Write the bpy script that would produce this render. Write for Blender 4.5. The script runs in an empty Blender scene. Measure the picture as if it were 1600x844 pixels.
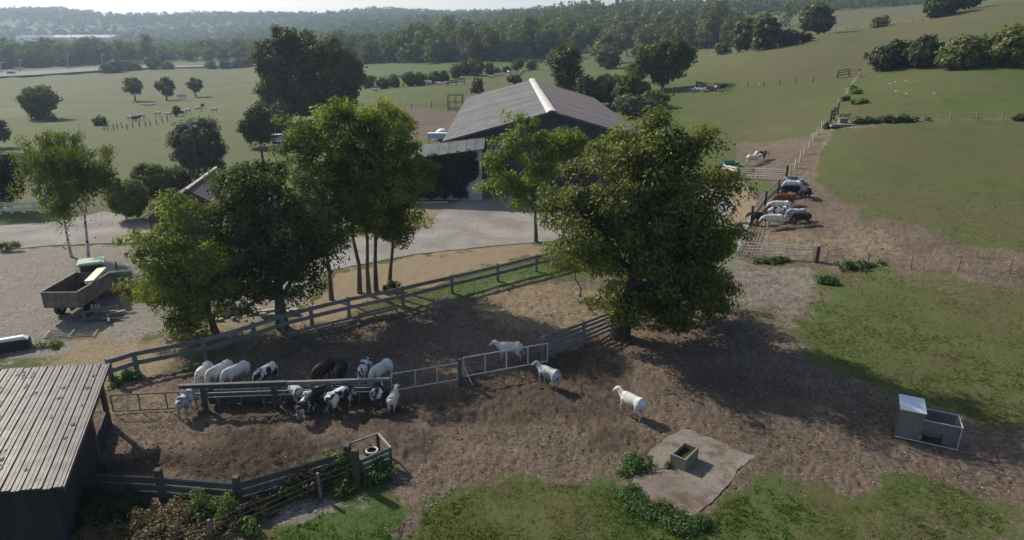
import bpy, bmesh, math, random
import numpy as np
from mathutils import Vector, Matrix
from mathutils import geometry as mgeo

S = bpy.context.scene
R = math.radians
# ------------------------------------------------------------------ camera
CAM_H, PITCH, FPX = 18.0, R(19.2), 1067.0
cam_d = bpy.data.cameras.new("camera")
cam = bpy.data.objects.new("camera", cam_d)
S.collection.objects.link(cam)
cam.location = (0, 0, CAM_H)
cam.rotation_euler = (R(90) - PITCH, 0, 0)
cam_d.sensor_width = 36.0
cam_d.lens = FPX / 1600 * 36.0
cam_d.clip_start, cam_d.clip_end = 0.1, 20000
S.camera = cam
# ------------------------------------------------------------------ world, sun, exposure
SUN_EL = R(36)
SUN_AZ = math.atan2(-0.777, 0.629)          # clockwise angle from +Y of the direction to the sun
W = bpy.data.worlds.new("World"); S.world = W; W.use_nodes = True
wn = W.node_tree
bg = wn.nodes["Background"]
sky = wn.nodes.new("ShaderNodeTexSky"); sky.sky_type = 'NISHITA'; sky.sun_disc = False
sky.sun_elevation = SUN_EL; sky.sun_rotation = SUN_AZ % (2 * math.pi)
sky.air_density = 1.0; sky.dust_density = 1.6; sky.ozone_density = 1.0
wn.links.new(sky.outputs[0], bg.inputs[0]); bg.inputs[1].default_value = 0.118
sun_d = bpy.data.lights.new("sun", 'SUN'); sun = bpy.data.objects.new("sun", sun_d)
S.collection.objects.link(sun)
sun_d.energy = 4.7; sun_d.angle = R(0.5); sun_d.color = (1.0, 0.93, 0.82)
sdir = Vector((math.sin(SUN_AZ) * math.cos(SUN_EL), math.cos(SUN_AZ) * math.cos(SUN_EL), math.sin(SUN_EL)))
sun.rotation_euler = sdir.to_track_quat('Z', 'Y').to_euler()
S.view_settings.view_transform = 'Standard'; S.view_settings.look = 'None'
S.view_settings.exposure = 0.38; S.view_settings.gamma = 1
S.cycles.volume_bounces = 0; S.cycles.max_bounces = 6; S.cycles.transparent_max_bounces = 8

# ------------------------------------------------------------------ helpers
rng = np.random.default_rng(7)
random.seed(7)
COL = S.collection

def hashn(ix, iy, seed):
    n = (ix * 374761393 + iy * 668265263 + seed * 974634777) & 0x7fffffff
    n = ((n ^ (n >> 13)) * 1274126177) & 0x7fffffff
    return ((n ^ (n >> 16)) & 0xffff) / 65535.0
def vnoise(x, y, seed=0):
    x = np.asarray(x, float); y = np.asarray(y, float)
    ix = np.floor(x).astype(np.int64); iy = np.floor(y).astype(np.int64)
    fx = x - ix; fy = y - iy
    fx = fx * fx * (3 - 2 * fx); fy = fy * fy * (3 - 2 * fy)
    a = hashn(ix, iy, seed); b = hashn(ix + 1, iy, seed); c = hashn(ix, iy + 1, seed); d = hashn(ix + 1, iy + 1, seed)
    return (a * (1 - fx) + b * fx) * (1 - fy) + (c * (1 - fx) + d * fx) * fy
def fbm(x, y, seed=0, o=4):
    s = 0; a = .5; t = 0
    for i in range(o):
        s = s + a * vnoise(x * 2 ** i, y * 2 ** i, seed + i); t += a; a *= .5
    return s / t

# terrain: thin plate spline through surveyed heights in (bearing, log distance)
CTRL = [  # u = x/Y, Y, z
 (-1.2,15,0),(0,15,0),(1.2,15,0.2),(-1,30,0),(-.5,30,0),(0,30,0),(.5,30,0.05),(1,30,0.5),
 (-.9,50,0),(-.5,50,0),(0,50,0),(.3,50,.1),(.465,51,.5),(.7,47,1.4),(1,45,2.6),
 (-.9,75,-.4),(-.5,75,-.1),(-.1,78,0),(.1,80,0),(.3,68,.5),(.41,75,2.6),(.65,91,7),(1,90,9),
 (0,110,.6),(.1,136,2.2),(-.1,136,1.0),(-.15,110,.2),
 (.47,95,6.2),(.4,100,4.9),(.25,120,4.3),(.28,150,6),(.65,125,11.6),(.5,140,9.7),(1,130,15),
 (-.3,120,-1.0),(-.5,120,-2.1),(-.9,120,-2.6),(-.12,150,2.0),
 (-.14,170,3.2),(0,190,3.6),(.1,150,3.8),(-.35,190,-1.5),(-.7,190,-4.3),(-.53,250,-5.7),(-.3,260,-2.5),
 (.33,220,12.4),(.43,230,17.1),(.54,230,19.5),(.6,240,24),(.72,230,26.9),(1,230,36),
 (-.2,300,1.5),(0,330,4),(.3,300,11),(.31,240,10.9),(.16,300,5.5),
 (-.71,420,-5.2),(-.55,420,-5),(-.36,420,-4.0),(-1,420,-6),
 (-.1,420,5),(.1,420,9),(.3,450,17),(.5,400,24),(.72,400,36),(1,400,52),
 (-.71,800,-6),(-.45,800,-5),(-.25,700,5),(-.1,700,12),(.1,750,33),(.3,800,40),(.6,800,48),
 (-.7,1300,-2),(-.45,1300,0),(-.3,1300,14),(0,1200,32),(.3,1200,47),(.7,1200,60),
 (-.9,2300,58),(-.7,2300,60),(-.6,2300,66),(-.555,2350,40),(-.52,2400,2),(-.47,2400,2),(-.445,2300,40),(-.42,2250,52),(-.36,2200,48),(-.3,2200,56),(-.24,2150,46),(-.2,2100,66),(-.12,2000,56),(.1,2000,62),(.4,2000,70),(.8,2000,80),
 (-.7,5500,0),(0,5500,10),(.7,5500,30)]
_c = np.array(CTRL, float)
def _warp(u, Y): return np.stack([np.arctan(u) * 2.4, np.log(np.hypot(u * Y, Y))], -1)
_k = _warp(_c[:, 0], _c[:, 1])
def _phi(d2): return 0.5 * d2 * np.log(d2 + 1e-12)
_n = len(_k)
_A = np.zeros((_n + 3, _n + 3)); _d2 = ((_k[:, None] - _k[None]) ** 2).sum(-1)
_A[:_n, :_n] = _phi(_d2) + np.eye(_n) * 0.002
_A[:_n, _n] = 1; _A[:_n, _n + 1:] = _k; _A[_n, :_n] = 1; _A[_n + 1:, :_n] = _k.T
_zc = _c[:, 2]
_w = np.linalg.solve(_A, np.concatenate([_zc, np.zeros(3)]))
def Zf(x, y):
    x = np.atleast_1d(np.asarray(x, float)); y = np.atleast_1d(np.asarray(y, float))
    th = np.clip(np.arctan2(x, y), -.86, .86); r = np.clip(np.hypot(x, y), 14, 6000)
    q = np.stack([th * 2.4, np.log(r)], -1).reshape(-1, 2)
    out = np.empty(len(q))
    for i in range(0, len(q), 20000):
        s = q[i:i + 20000]; d2 = ((s[:, None] - _k[None]) ** 2).sum(-1)
        out[i:i + 20000] = _phi(d2) @ _w[:_n] + _w[_n] + s @ _w[_n + 1:]
    out = out.reshape(x.shape)
    k = np.clip((np.cos(np.arctan2(x, y)) + .3) / .6, 0, 1)
    return out * k * np.clip((np.hypot(x, y) - 20) / 18, 0, 1)
def Z(x, y): return float(Zf(x, y)[0])
cp, sp = math.cos(PITCH), math.sin(PITCH)
def ray(px, py):
    dx = (px - 800) / FPX; dy = (422 - py) / FPX
    return dx, cp + dy * sp, -sp + dy * cp
_ts = 16 * 1.006 ** np.arange(1000)
def G(px, py, dz=0.0):
    """ground point seen in the survey photograph at (px, py)"""
    a, b, c = ray(px, py)
    z = CAM_H + _ts * c; g = Zf(_ts * a, _ts * b)
    k = np.argmax(z < g)
    if k == 0: k = len(_ts) - 1
    t0, t1 = _ts[k - 1], _ts[k]
    for _ in range(14):
        m = (t0 + t1) / 2
        if CAM_H + m * c < Z(m * a, m * b): t1 = m
        else: t0 = m
    return Vector((t1 * a, t1 * b, Z(t1 * a, t1 * b) + dz))
def V3(px, py, Y):
    """point in the vertical plane at forward distance Y"""
    a, b, c = ray(px, py); t = Y / b
    return Vector((t * a, Y, CAM_H + t * c))
def VZ(px, py, z):
    a, b, c = ray(px, py); t = (z - CAM_H) / c
    return Vector((t * a, t * b, z))
def MPP(p):
    """metres per photo pixel at a point"""
    return (p[1] * cp + (CAM_H - p[2]) * sp) / FPX
def proj(x, y, z):
    d = y * cp + (CAM_H - z) * sp
    v = y * sp - (CAM_H - z) * cp
    d = np.maximum(d, 1e-3)
    return 800 + FPX * x / d, 422 - FPX * v / d

# ------------------------------------------------------------------ node materials
MATS = {}
class NT:
    def __init__(s, name):
        s.m = bpy.data.materials.new(name); s.m.use_nodes = True; s.t = s.m.node_tree; s.t.nodes.clear()
        s.out = s.t.nodes.new("ShaderNodeOutputMaterial")
        MATS[name] = s.m
    def n(s, typ, ins=None, **props):
        nd = s.t.nodes.new("ShaderNode" + typ)
        for k, v in props.items(): setattr(nd, k, v)
        for k, v in (ins or {}).items():
            if isinstance(v, bpy.types.NodeSocket): s.t.links.new(v, nd.inputs[k])
            else: nd.inputs[k].default_value = v
        return nd
    def noise(s, scale, detail=3, vec=None, rough=.55, dist=0):
        d = {'Scale': scale, 'Detail': detail, 'Roughness': rough, 'Distortion': dist}
        if vec is not None: d['Vector'] = vec
        return s.n('TexNoise', d).outputs[0]
    def mr(s, v, a, b, c=0., d=1., sm=False):
        return s.n('MapRange', {0: v, 1: a, 2: b, 3: c, 4: d}, interpolation_type='SMOOTHSTEP' if sm else 'LINEAR').outputs[0]
    def mix(s, f, a, b, mode='MIX'):
        nd = s.n('Mix', data_type='RGBA', blend_type=mode)
        for k, v in ((0, f), (6, a), (7, b)):
            if isinstance(v, bpy.types.NodeSocket): s.t.links.new(v, nd.inputs[k])
            else: nd.inputs[k].default_value = (v if k == 0 else (tuple(v) + (1,))[:4])
        return nd.outputs[2]
    def math(s, op, a, b=0., cl=False):
        return s.n('Math', {0: a, 1: b}, operation=op, use_clamp=cl).outputs[0]
    def bump(s, h, strength=.5, dist=.05):
        return s.n('Bump', {'Height': h, 'Strength': strength, 'Distance': dist}).outputs[0]
    def pbr(s, col, rough=.8, metal=0., normal=None, spec=.3):
        d = {'Base Color': col if isinstance(col, bpy.types.NodeSocket) else tuple(col) + (1,), 'Roughness': rough, 'Metallic': metal, 'Specular IOR Level': spec}
        if normal is not None: d['Normal'] = normal
        b = s.n('BsdfPrincipled', d); s.t.links.new(b.outputs[0], s.out.inputs[0]); return s.m

def pm(name, col, rough=.8, metal=0., var=.35, scale=3., bump=.3, col2=None, spec=.3, streak=None):
    """general procedural surface: base colour broken up by two noises, and fine relief"""
    t = NT(name)
    co = t.n('TexCoord').outputs['Object']
    if streak:
        co = t.n('Mapping', {'Vector': co, 'Scale': streak}).outputs[0]
    n1 = t.noise(scale, 5, co, .65); n2 = t.noise(scale * 9, 3, co, .6)
    f = t.mr(t.math('ADD', t.math('MULTIPLY', n1, .65), t.math('MULTIPLY', n2, .35)), .33, .67)
    c2 = col2 or tuple(c * (1 - var) for c in col)
    c1 = tuple(min(1, c * (1 + var * .5)) for c in col)
    rnd = t.n('ObjectInfo').outputs['Random']
    c = t.mix(f, c2, c1)
    c = t.mix(1., c, t.n('CombineColor', {0: t.mr(rnd, 0, 1, .85, 1.12), 1: t.mr(rnd, 0, 1, .86, 1.1), 2: t.mr(rnd, 0, 1, .88, 1.08)}).outputs[0], 'MULTIPLY')
    return t.pbr(c, t.mr(f, 0, 1, min(1, rough + .1), rough - .08), metal, t.bump(n2, bump, .02), spec)

def foliage(name, dark, light, tr=.35, ascale=.35, autumn=None):
    t = NT(name)
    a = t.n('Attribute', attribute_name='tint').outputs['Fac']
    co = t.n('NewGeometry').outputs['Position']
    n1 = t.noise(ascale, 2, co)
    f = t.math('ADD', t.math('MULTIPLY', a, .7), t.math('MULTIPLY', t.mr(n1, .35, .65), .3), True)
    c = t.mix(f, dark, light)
    if autumn: c = t.mix(t.math('MULTIPLY', t.mr(t.noise(ascale * .9, 2, t.n('Mapping', {'Vector': co, 'Location': (31, 7, 3)}).outputs[0]), .5, .68), t.mr(a, .3, .9)), c, autumn)
    rnd = t.n('ObjectInfo').outputs['Random']
    c = t.mix(t.mr(rnd, 0, 1, 0, .35), c, tuple(x * .55 for x in dark))
    d = t.n('BsdfDiffuse', {'Color': c}).outputs[0]
    tc = t.mix(1., c, (1.12, 1.25, .6), 'MULTIPLY')
    tl = t.n('BsdfTranslucent', {'Color': tc}).outputs[0]
    g = t.n('BsdfGlossy', {'Color': (.6, .65, .6, 1), 'Roughness': .5}).outputs[0]
    m = t.n('MixShader', {0: tr, 1: d, 2: tl}).outputs[0]
    m = t.n('MixShader', {0: .025, 1: m, 2: g}).outputs[0]
    t.t.links.new(m, t.out.inputs[0]); return t.m

# ------------------------------------------------------------------ meshes and objects
def mesh_np(name, V, F, mats=(), smooth=False, tint=None, midx=None):
    V = np.asarray(V, np.float32); F = np.asarray(F, np.int32); k = F.shape[1]
    me = bpy.data.meshes.new(name)
    me.vertices.add(len(V)); me.vertices.foreach_set('co', V.ravel())
    me.loops.add(F.size); me.loops.foreach_set('vertex_index', F.ravel())
    me.polygons.add(len(F)); me.polygons.foreach_set('loop_start', np.arange(0, F.size, k, dtype=np.int32))
    if smooth: me.polygons.foreach_set('use_smooth', np.ones(len(F), bool))
    for m in mats: me.materials.append(MATS[m])
    if midx is not None: me.polygons.foreach_set('material_index', np.asarray(midx, np.int32))
    me.update(calc_edges=True)
    if tint is not None:
        at = me.attributes.new('tint', 'FLOAT', 'FACE'); at.data.foreach_set('value', np.asarray(tint, np.float32))
    return me
def link(name, me, parent=None, loc=None):
    o = bpy.data.objects.new(name, me); COL.objects.link(o)
    if parent is not None: o.parent = parent
    if loc is not None: o.location = loc
    return o
def tag(o, label=None, cat=None, group=None, kind=None):
    if label: o['label'] = label
    if cat: o['category'] = cat
    if group: o['group'] = group
    if kind: o['kind'] = kind
    return o
def thing(name, label, cat, loc=(0, 0, 0), rz=0., group=None):
    o = bpy.data.objects.new(name, None); COL.objects.link(o); o.empty_display_size = .3
    o.location = loc; o.rotation_euler = (0, 0, rz)
    return tag(o, label, cat, group)
def relabel(o, label):
    o['label'] = label; return o
def dup(o, parent=None, loc=None, rz=None, sc=None, label=None):
    c = o.copy(); COL.objects.link(c)
    if parent is not None: c.parent = parent
    if loc is not None: c.location = loc
    if rz is not None: c.rotation_euler = (c.rotation_euler[0], c.rotation_euler[1], rz)
    if sc is not None: c.scale = sc if hasattr(sc, '__len__') else (sc, sc, sc)
    if label: c['label'] = label
    for ch in o.children: dup(ch, c)
    return c

BOXF = [(0, 3, 2, 1), (4, 5, 6, 7), (0, 1, 5, 4), (1, 2, 6, 5), (2, 3, 7, 6), (3, 0, 4, 7)]
class MB:
    """collects simple shapes into one mesh object"""
    def __init__(s, off=(0, 0, 0)): s.v = []; s.f = []; s.off = Vector(off)
    def _add(s, vs, fs):
        b = len(s.v); s.v += [Vector(v) - s.off for v in vs]; s.f += [tuple(i + b for i in f) for f in fs]; return s
    def box(s, c, d, rz=0., tilt=None):
        M = Matrix.Rotation(rz, 3, 'Z')
        if tilt is not None: M = M @ tilt
        h = [x / 2 for x in d]
        vs = [Vector(c) + M @ Vector((sx * h[0], sy * h[1], sz * h[2])) for sz in (-1, 1) for sx, sy in ((-1, -1), (1, -1), (1, 1), (-1, 1))]
        return s._add(vs, BOXF)
    def bar(s, p, q, w, h, up=(0, 0, 1)):
        p = Vector(p); q = Vector(q); d = (q - p).normalized(); side = d.cross(Vector(up))
        if side.length < 1e-4: side = d.cross(Vector((0, 1, 0)))
        side.normalize(); u = side.cross(d)
        vs = []
        for e in (p, q):
            vs += [e + side * sx * w / 2 + u * sz * h / 2 for sx, sz in ((-1, -1), (1, -1), (1, 1), (-1, 1))]
        return s._add(vs, BOXF)
    def tube(s, pts, rs, n=8, cap=True):
        pts = [Vector(p) for p in pts]
        if not hasattr(rs, '__len__'): rs = [rs] * len(pts)
        vs = []; fs = []; prev = None
        for i, p in enumerate(pts):
            d = (pts[min(i + 1, len(pts) - 1)] - pts[max(i - 1, 0)]).normalized()
            a = d.orthogonal().normalized() if prev is None else (prev - d * prev.dot(d)).normalized()
            prev = a; b = d.cross(a)
            vs += [p + (a * math.cos(k * 2 * math.pi / n) + b * math.sin(k * 2 * math.pi / n)) * rs[i] for k in range(n)]
        for i in range(len(pts) - 1):
            for k in range(n):
                fs.append((i * n + k, i * n + (k + 1) % n, (i + 1) * n + (k + 1) % n, (i + 1) * n + k))
        if cap: fs.append(tuple(range(n - 1, -1, -1))); m = (len(pts) - 1) * n; fs.append(tuple(range(m, m + n)))
        return s._add(vs, fs)
    def prism(s, poly, ext):
        n = len(poly); poly = [Vector(p) for p in poly]; e = Vector(ext)
        fs = [tuple(range(n - 1, -1, -1)), tuple(range(n, 2 * n))] + [(i, (i + 1) % n, n + (i + 1) % n, n + i) for i in range(n)]
        return s._add(poly + [p + e for p in poly], fs)
    def loft(s, rings, cap=True):
        n = len(rings[0]); vs = [v for r in rings for v in r]; fs = []
        for i in range(len(rings) - 1):
            for k in range(n): fs.append((i * n + k, i * n + (k + 1) % n, (i + 1) * n + (k + 1) % n, (i + 1) * n + k))
        if cap: fs.append(tuple(range(n - 1, -1, -1))); m = (len(rings) - 1) * n; fs.append(tuple(range(m, m + n)))
        return s._add(vs, fs)
    def quad(s, a, b, c, d): return s._add([a, b, c, d], [(0, 1, 2, 3)])
    def mesh(s, name, mat, smooth=False):
        me = bpy.data.meshes.new(name); me.from_pydata(s.v, [], s.f)
        for m in ([mat] if isinstance(mat, str) else mat): me.materials.append(MATS[m])
        if smooth: me.polygons.foreach_set('use_smooth', [True] * len(me.polygons))
        me.update(); return me
    def build(s, name, mat, parent=None, smooth=False, loc=None):
        return link(name, s.mesh(name, mat, smooth), parent, loc)
# ------------------------------------------------------------------ ground
def sdf(P, poly):
    """signed distance (negative inside) of points P to polygon"""
    poly = np.array(poly, float); x, y = P[:, 0], P[:, 1]
    d = np.full(len(P), 1e12); ins = np.zeros(len(P), bool)
    for i in range(len(poly)):
        a = poly[i]; b = poly[(i + 1) % len(poly)]; e = b - a
        w = P - a; h = np.clip((w @ e) / max(e @ e, 1e-9), 0, 1)
        q = w - h[:, None] * e; d = np.minimum(d, (q ** 2).sum(1))
        c = (a[1] > y) != (b[1] > y)
        with np.errstate(divide='ignore', invalid='ignore'):
            ins ^= c & (x < (b[0] - a[0]) * (y - a[1]) / (b[1] - a[1] + 1e-12) + a[0])
    return np.where(ins, -1, 1) * np.sqrt(d)
def gpoly(pts): return [tuple(G(*p)[:2]) for p in pts]
CONC = [(-60,397),(80,384),(200,379),(330,386),(500,426),(645,398),(860,377),(1000,368),(1133,345),(1150,322),(1136,303),(1110,296),(900,300),(760,300),(700,319),(668,352),(640,366),(560,372),(300,362),(240,350),(165,330),(100,345),(-60,358)]
SLAB = [(997,731),(1016,705),(1060,668),(1075,671),(1178,714),(1150,741),(1128,768),(1083,812),(1062,808),(990,769)]
MASKS = {  # mask -> list of (polygon in photo pixels, strength, edge softness m)
 'mud': [([(165,606),(330,566),(445,532),(640,488),(640,474),(445,512),(330,545),(165,585)], .8, .6),([(640,900),(690,800),(800,765),(1000,800),(1100,840),(1250,790),(1350,790),(1640,800),(1680,900)], .36, 3.),([(1150,410),(1268,410),(1290,430),(1262,480),(1230,500),(1150,500),(1120,440)], .9, 1.2),([(1262,405),(1640,440),(1640,470),(1290,450)], .4, 1.2),([(120,640),(175,600),(330,565),(640,482),(850,428),(960,440),(1150,470),(1200,500),(1260,545),(1345,595),(1500,648),(1600,690),(1680,720),(1680,800),(1570,800),(1480,750),(1380,752),(1350,790),(1260,780),(1180,757),(1120,790),(1080,840),(1000,800),(960,757),(860,752),(790,748),(720,770),(655,800),(640,880),(560,880),(600,770),(540,765),(380,850),(300,900),(100,900)], 1, .5),
         ([(1160,405),(1165,300),(1170,262),(1150,250),(1150,228),(1225,222),(1270,215),(1300,190),(1310,195),(1282,230),(1272,285),(1300,305),(1360,340),(1430,352),(1500,375),(1640,405),(1640,445),(1500,438),(1380,425),(1290,415),(1270,410)], .95, .6),
         ([(1150,232),(1210,190),(1240,215),(1232,250)], .35, 3.),
         ([(620,168),(730,172),(730,200),(705,222),(640,222),(600,200)], .75, 1.0)],
 'straw': [([(530,425),(645,399),(860,379),(862,398),(790,408),(640,455),(520,498),(440,520),(430,505),(500,470)], 1, .35),
           ([(560,335),(640,312),(700,318),(668,352),(640,366),(560,372)], .8, .3),
           ([(-60,566),(60,555),(165,528),(330,503),(445,512),(440,530),(330,560),(165,610),(-60,620)], .85, .8),
           ([(750,470),(860,425),(950,450),(940,490),(800,500)], .6, 1.2),
           ([(120,640),(175,600),(280,585),(300,660),(230,690)], .3, .6),
           ([(1120,285),(1170,290),(1180,330),(1158,372),(1130,350),(1150,322),(1136,303)], .8, .6),
           ([(1180,325),(1250,355),(1400,360),(1420,400),(1200,400),(1165,350)], .45, .8)],
 'gravel': [([(-60,397),(80,384),(200,379),(330,386),(500,426),(480,475),(440,500),(330,515),(200,535),(60,562),(-60,566)], 1, .3),
            ([(1150,410),(1268,410),(1290,430),(1262,480),(1230,500),(1150,478),(1120,440)], .55, 1.2),
            ([(180,860),(240,800),(420,790),(530,765),(560,775),(470,815),(390,845),(380,870)], .8, .3),
            ([(860,756),(960,757),(990,780),(900,765)], .0, .3)],
 'lush': [([(380,880),(430,838),(480,812),(560,775),(625,780),(625,880)], 1, .3),
          ([(700,455),(720,438),(780,428),(860,405),(862,425),(800,452),(720,470)], .9, .4),
          ([(1262,480),(1300,440),(1350,470),(1300,500),(1262,520)], .5, .8),
          ([(1240,500),(1345,560),(1500,620),(1500,650),(1330,600),(1230,545)], .4, .8),
          ([(960,765),(1090,835),(1180,760),(1260,780),(1300,820),(1200,880),(940,880)], .5, .9),
          ([(1165,280),(1225,282),(1228,298),(1195,302),(1170,295)], .8, .4),
          ([(560,100),(860,85),(870,98),(840,108),(570,134)], .9, 4.),
          ([(1360,760),(1450,752),(1540,790),(1400,800)], .35, .5),
          ([(0,335),(130,330),(180,320),(175,332),(100,345),(-40,356),(-60,340)], .6, .5)],
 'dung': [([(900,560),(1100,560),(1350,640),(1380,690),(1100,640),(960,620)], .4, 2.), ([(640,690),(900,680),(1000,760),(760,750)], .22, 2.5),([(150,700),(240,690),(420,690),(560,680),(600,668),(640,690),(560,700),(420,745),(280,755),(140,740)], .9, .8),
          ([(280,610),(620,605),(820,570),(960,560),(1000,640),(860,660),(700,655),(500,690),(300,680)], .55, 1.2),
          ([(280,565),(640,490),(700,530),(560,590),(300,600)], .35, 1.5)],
 'dry': [([(1080,25),(1640,0),(1640,100),(1350,108),(1260,150),(1080,110)], .55, 8.),
         ([(1270,290),(1640,395),(1640,470),(1290,450),(1262,520),(1640,520),(1640,300),(1300,250)], .35, 3.),
         ([(1180,300),(1640,240),(1640,195),(1340,200)], .1, 2.),
         ([(640,880),(700,790),(800,752),(960,760),(1000,880)], .25, 1.5),
         ([(-60,120),(400,105),(400,140),(-60,170)], .3, 10.)],
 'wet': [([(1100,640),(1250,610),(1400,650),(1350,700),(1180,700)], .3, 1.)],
 'track': [([(1242,262),(1262,215),(1300,196),(1345,188),(1430,186),(1430,190),(1345,202),(1306,202),(1280,235),(1268,285),(1225,330)], .6, .6),
           ([(1430,185),(1640,184),(1640,190),(1430,191)], .4, .4),
           ([(-60,172),(20,168),(80,165),(90,175),(20,182),(-60,182)], .35, 2.)]}

def build_ground():
    th = np.concatenate([np.linspace(-math.pi, -.95, 24)[:-1], np.linspace(-.95, -.70, 26)[:-1], np.linspace(-.70, .72, 620), np.linspace(.72, .95, 26)[1:], np.linspace(.95, math.pi, 24)[1:]])
    rs = [6., 9., 12., 15.]
    r = 17.
    while r < 9000:
        rs.append(r); r *= 1.0055 if r < 75 else (1.011 if r < 420 else 1.03)
    rs = np.array(rs)
    T, RR = np.meshgrid(th, rs)
    x = (RR * np.sin(T)).ravel(); y = (RR * np.cos(T)).ravel()
    z = Zf(x, y)
    px, py = proj(x, y, z)
    front = (y > 5) & (px > -400) & (px < 2000)
    mpp = (y * cp + (CAM_H - z) * sp) / FPX
    P = np.stack([px, py], -1)
    M = {}
    asp = np.clip(mpp * 1067 / np.maximum(CAM_H - z, 4), 1, 12) ** .5     # grazing angle: a pixel is longer on the ground
    idx = np.where(front)[0]
    ns = {}
    for i, (k, lst) in enumerate(MASKS.items()):
        m = np.zeros(len(x))
        for j, (poly, st, soft) in enumerate(lst):
            d = sdf(P[idx], poly) * mpp[idx] * asp[idx]
            soft = soft * 1.6; w = soft * 1.3
            nz = (fbm(x[idx] / (w * 1.8), y[idx] / (w * 1.8), 11 * i + j, 4) - .5) * 3.2 * w
            v = np.clip(.5 - (d + nz) / (soft * 1.0 + .05), 0, 1) * st
            m[idx] = np.maximum(m[idx], v)
        M[k] = m
    d = sdf(P[idx], CONC) * mpp[idx]
    conc = np.zeros(len(x)); conc[idx] = np.clip(.5 - d / .8, 0, 1)
    d = sdf(P[idx], SLAB) * mpp[idx]
    slab = np.zeros(len(x)); slab[idx] = np.clip(.5 - d / .2, 0, 1)
    near = np.clip((110 - RR.ravel()) / 50, 0, 1)
    M['mud'] *= 1 - .85 * M['lush']
    rel = (fbm(x * 3.4, y * 3.4, 50, 3) - .5) * (.05 + .20 * M['dung'] + .05 * M['mud']) + (fbm(x * .4, y * .4, 60, 3) - .5) * .14
    hoof = np.clip(vnoise(x * 5.5, y * 5.5, 71) - .62, 0, 1) * -.28 * np.maximum(M['mud'], M['dung'])
    z2 = z + (rel + hoof) * near * (1 - conc) * (1 - slab * .9) - conc * .05 - slab * .05
    z2 += (fbm(x / 14, y / 14, 80, 3) - .5) * np.clip((RR.ravel() - 70) / 100, 0, 1) * np.clip(RR.ravel() / 250, 0, 2.2)
    nT, nR = len(th), len(rs)
    i, j = np.meshgrid(np.arange(nT - 1), np.arange(nR - 1))
    a = (j * nT + i).ravel()
    F = np.stack([a, a + 1, a + 1 + nT, a + nT], -1)[:, ::-1]
    me = mesh_np('ground', np.stack([x, y, z2], -1), F, ['ground'], True)
    for k, m in M.items():
        at = me.attributes.new('m_' + k, 'FLOAT', 'POINT'); at.data.foreach_set('value', m.astype(np.float32))
    # floor of the small ring round the camera's foot
    o = link('ground', me); tag(o, kind='structure')
    bm = bmesh.new(); bm.from_mesh(me); bm.verts.ensure_lookup_table()
    bm.faces.new([bm.verts[k] for k in range(nT - 1)]); bm.to_mesh(me); bm.free()
    return o

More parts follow.
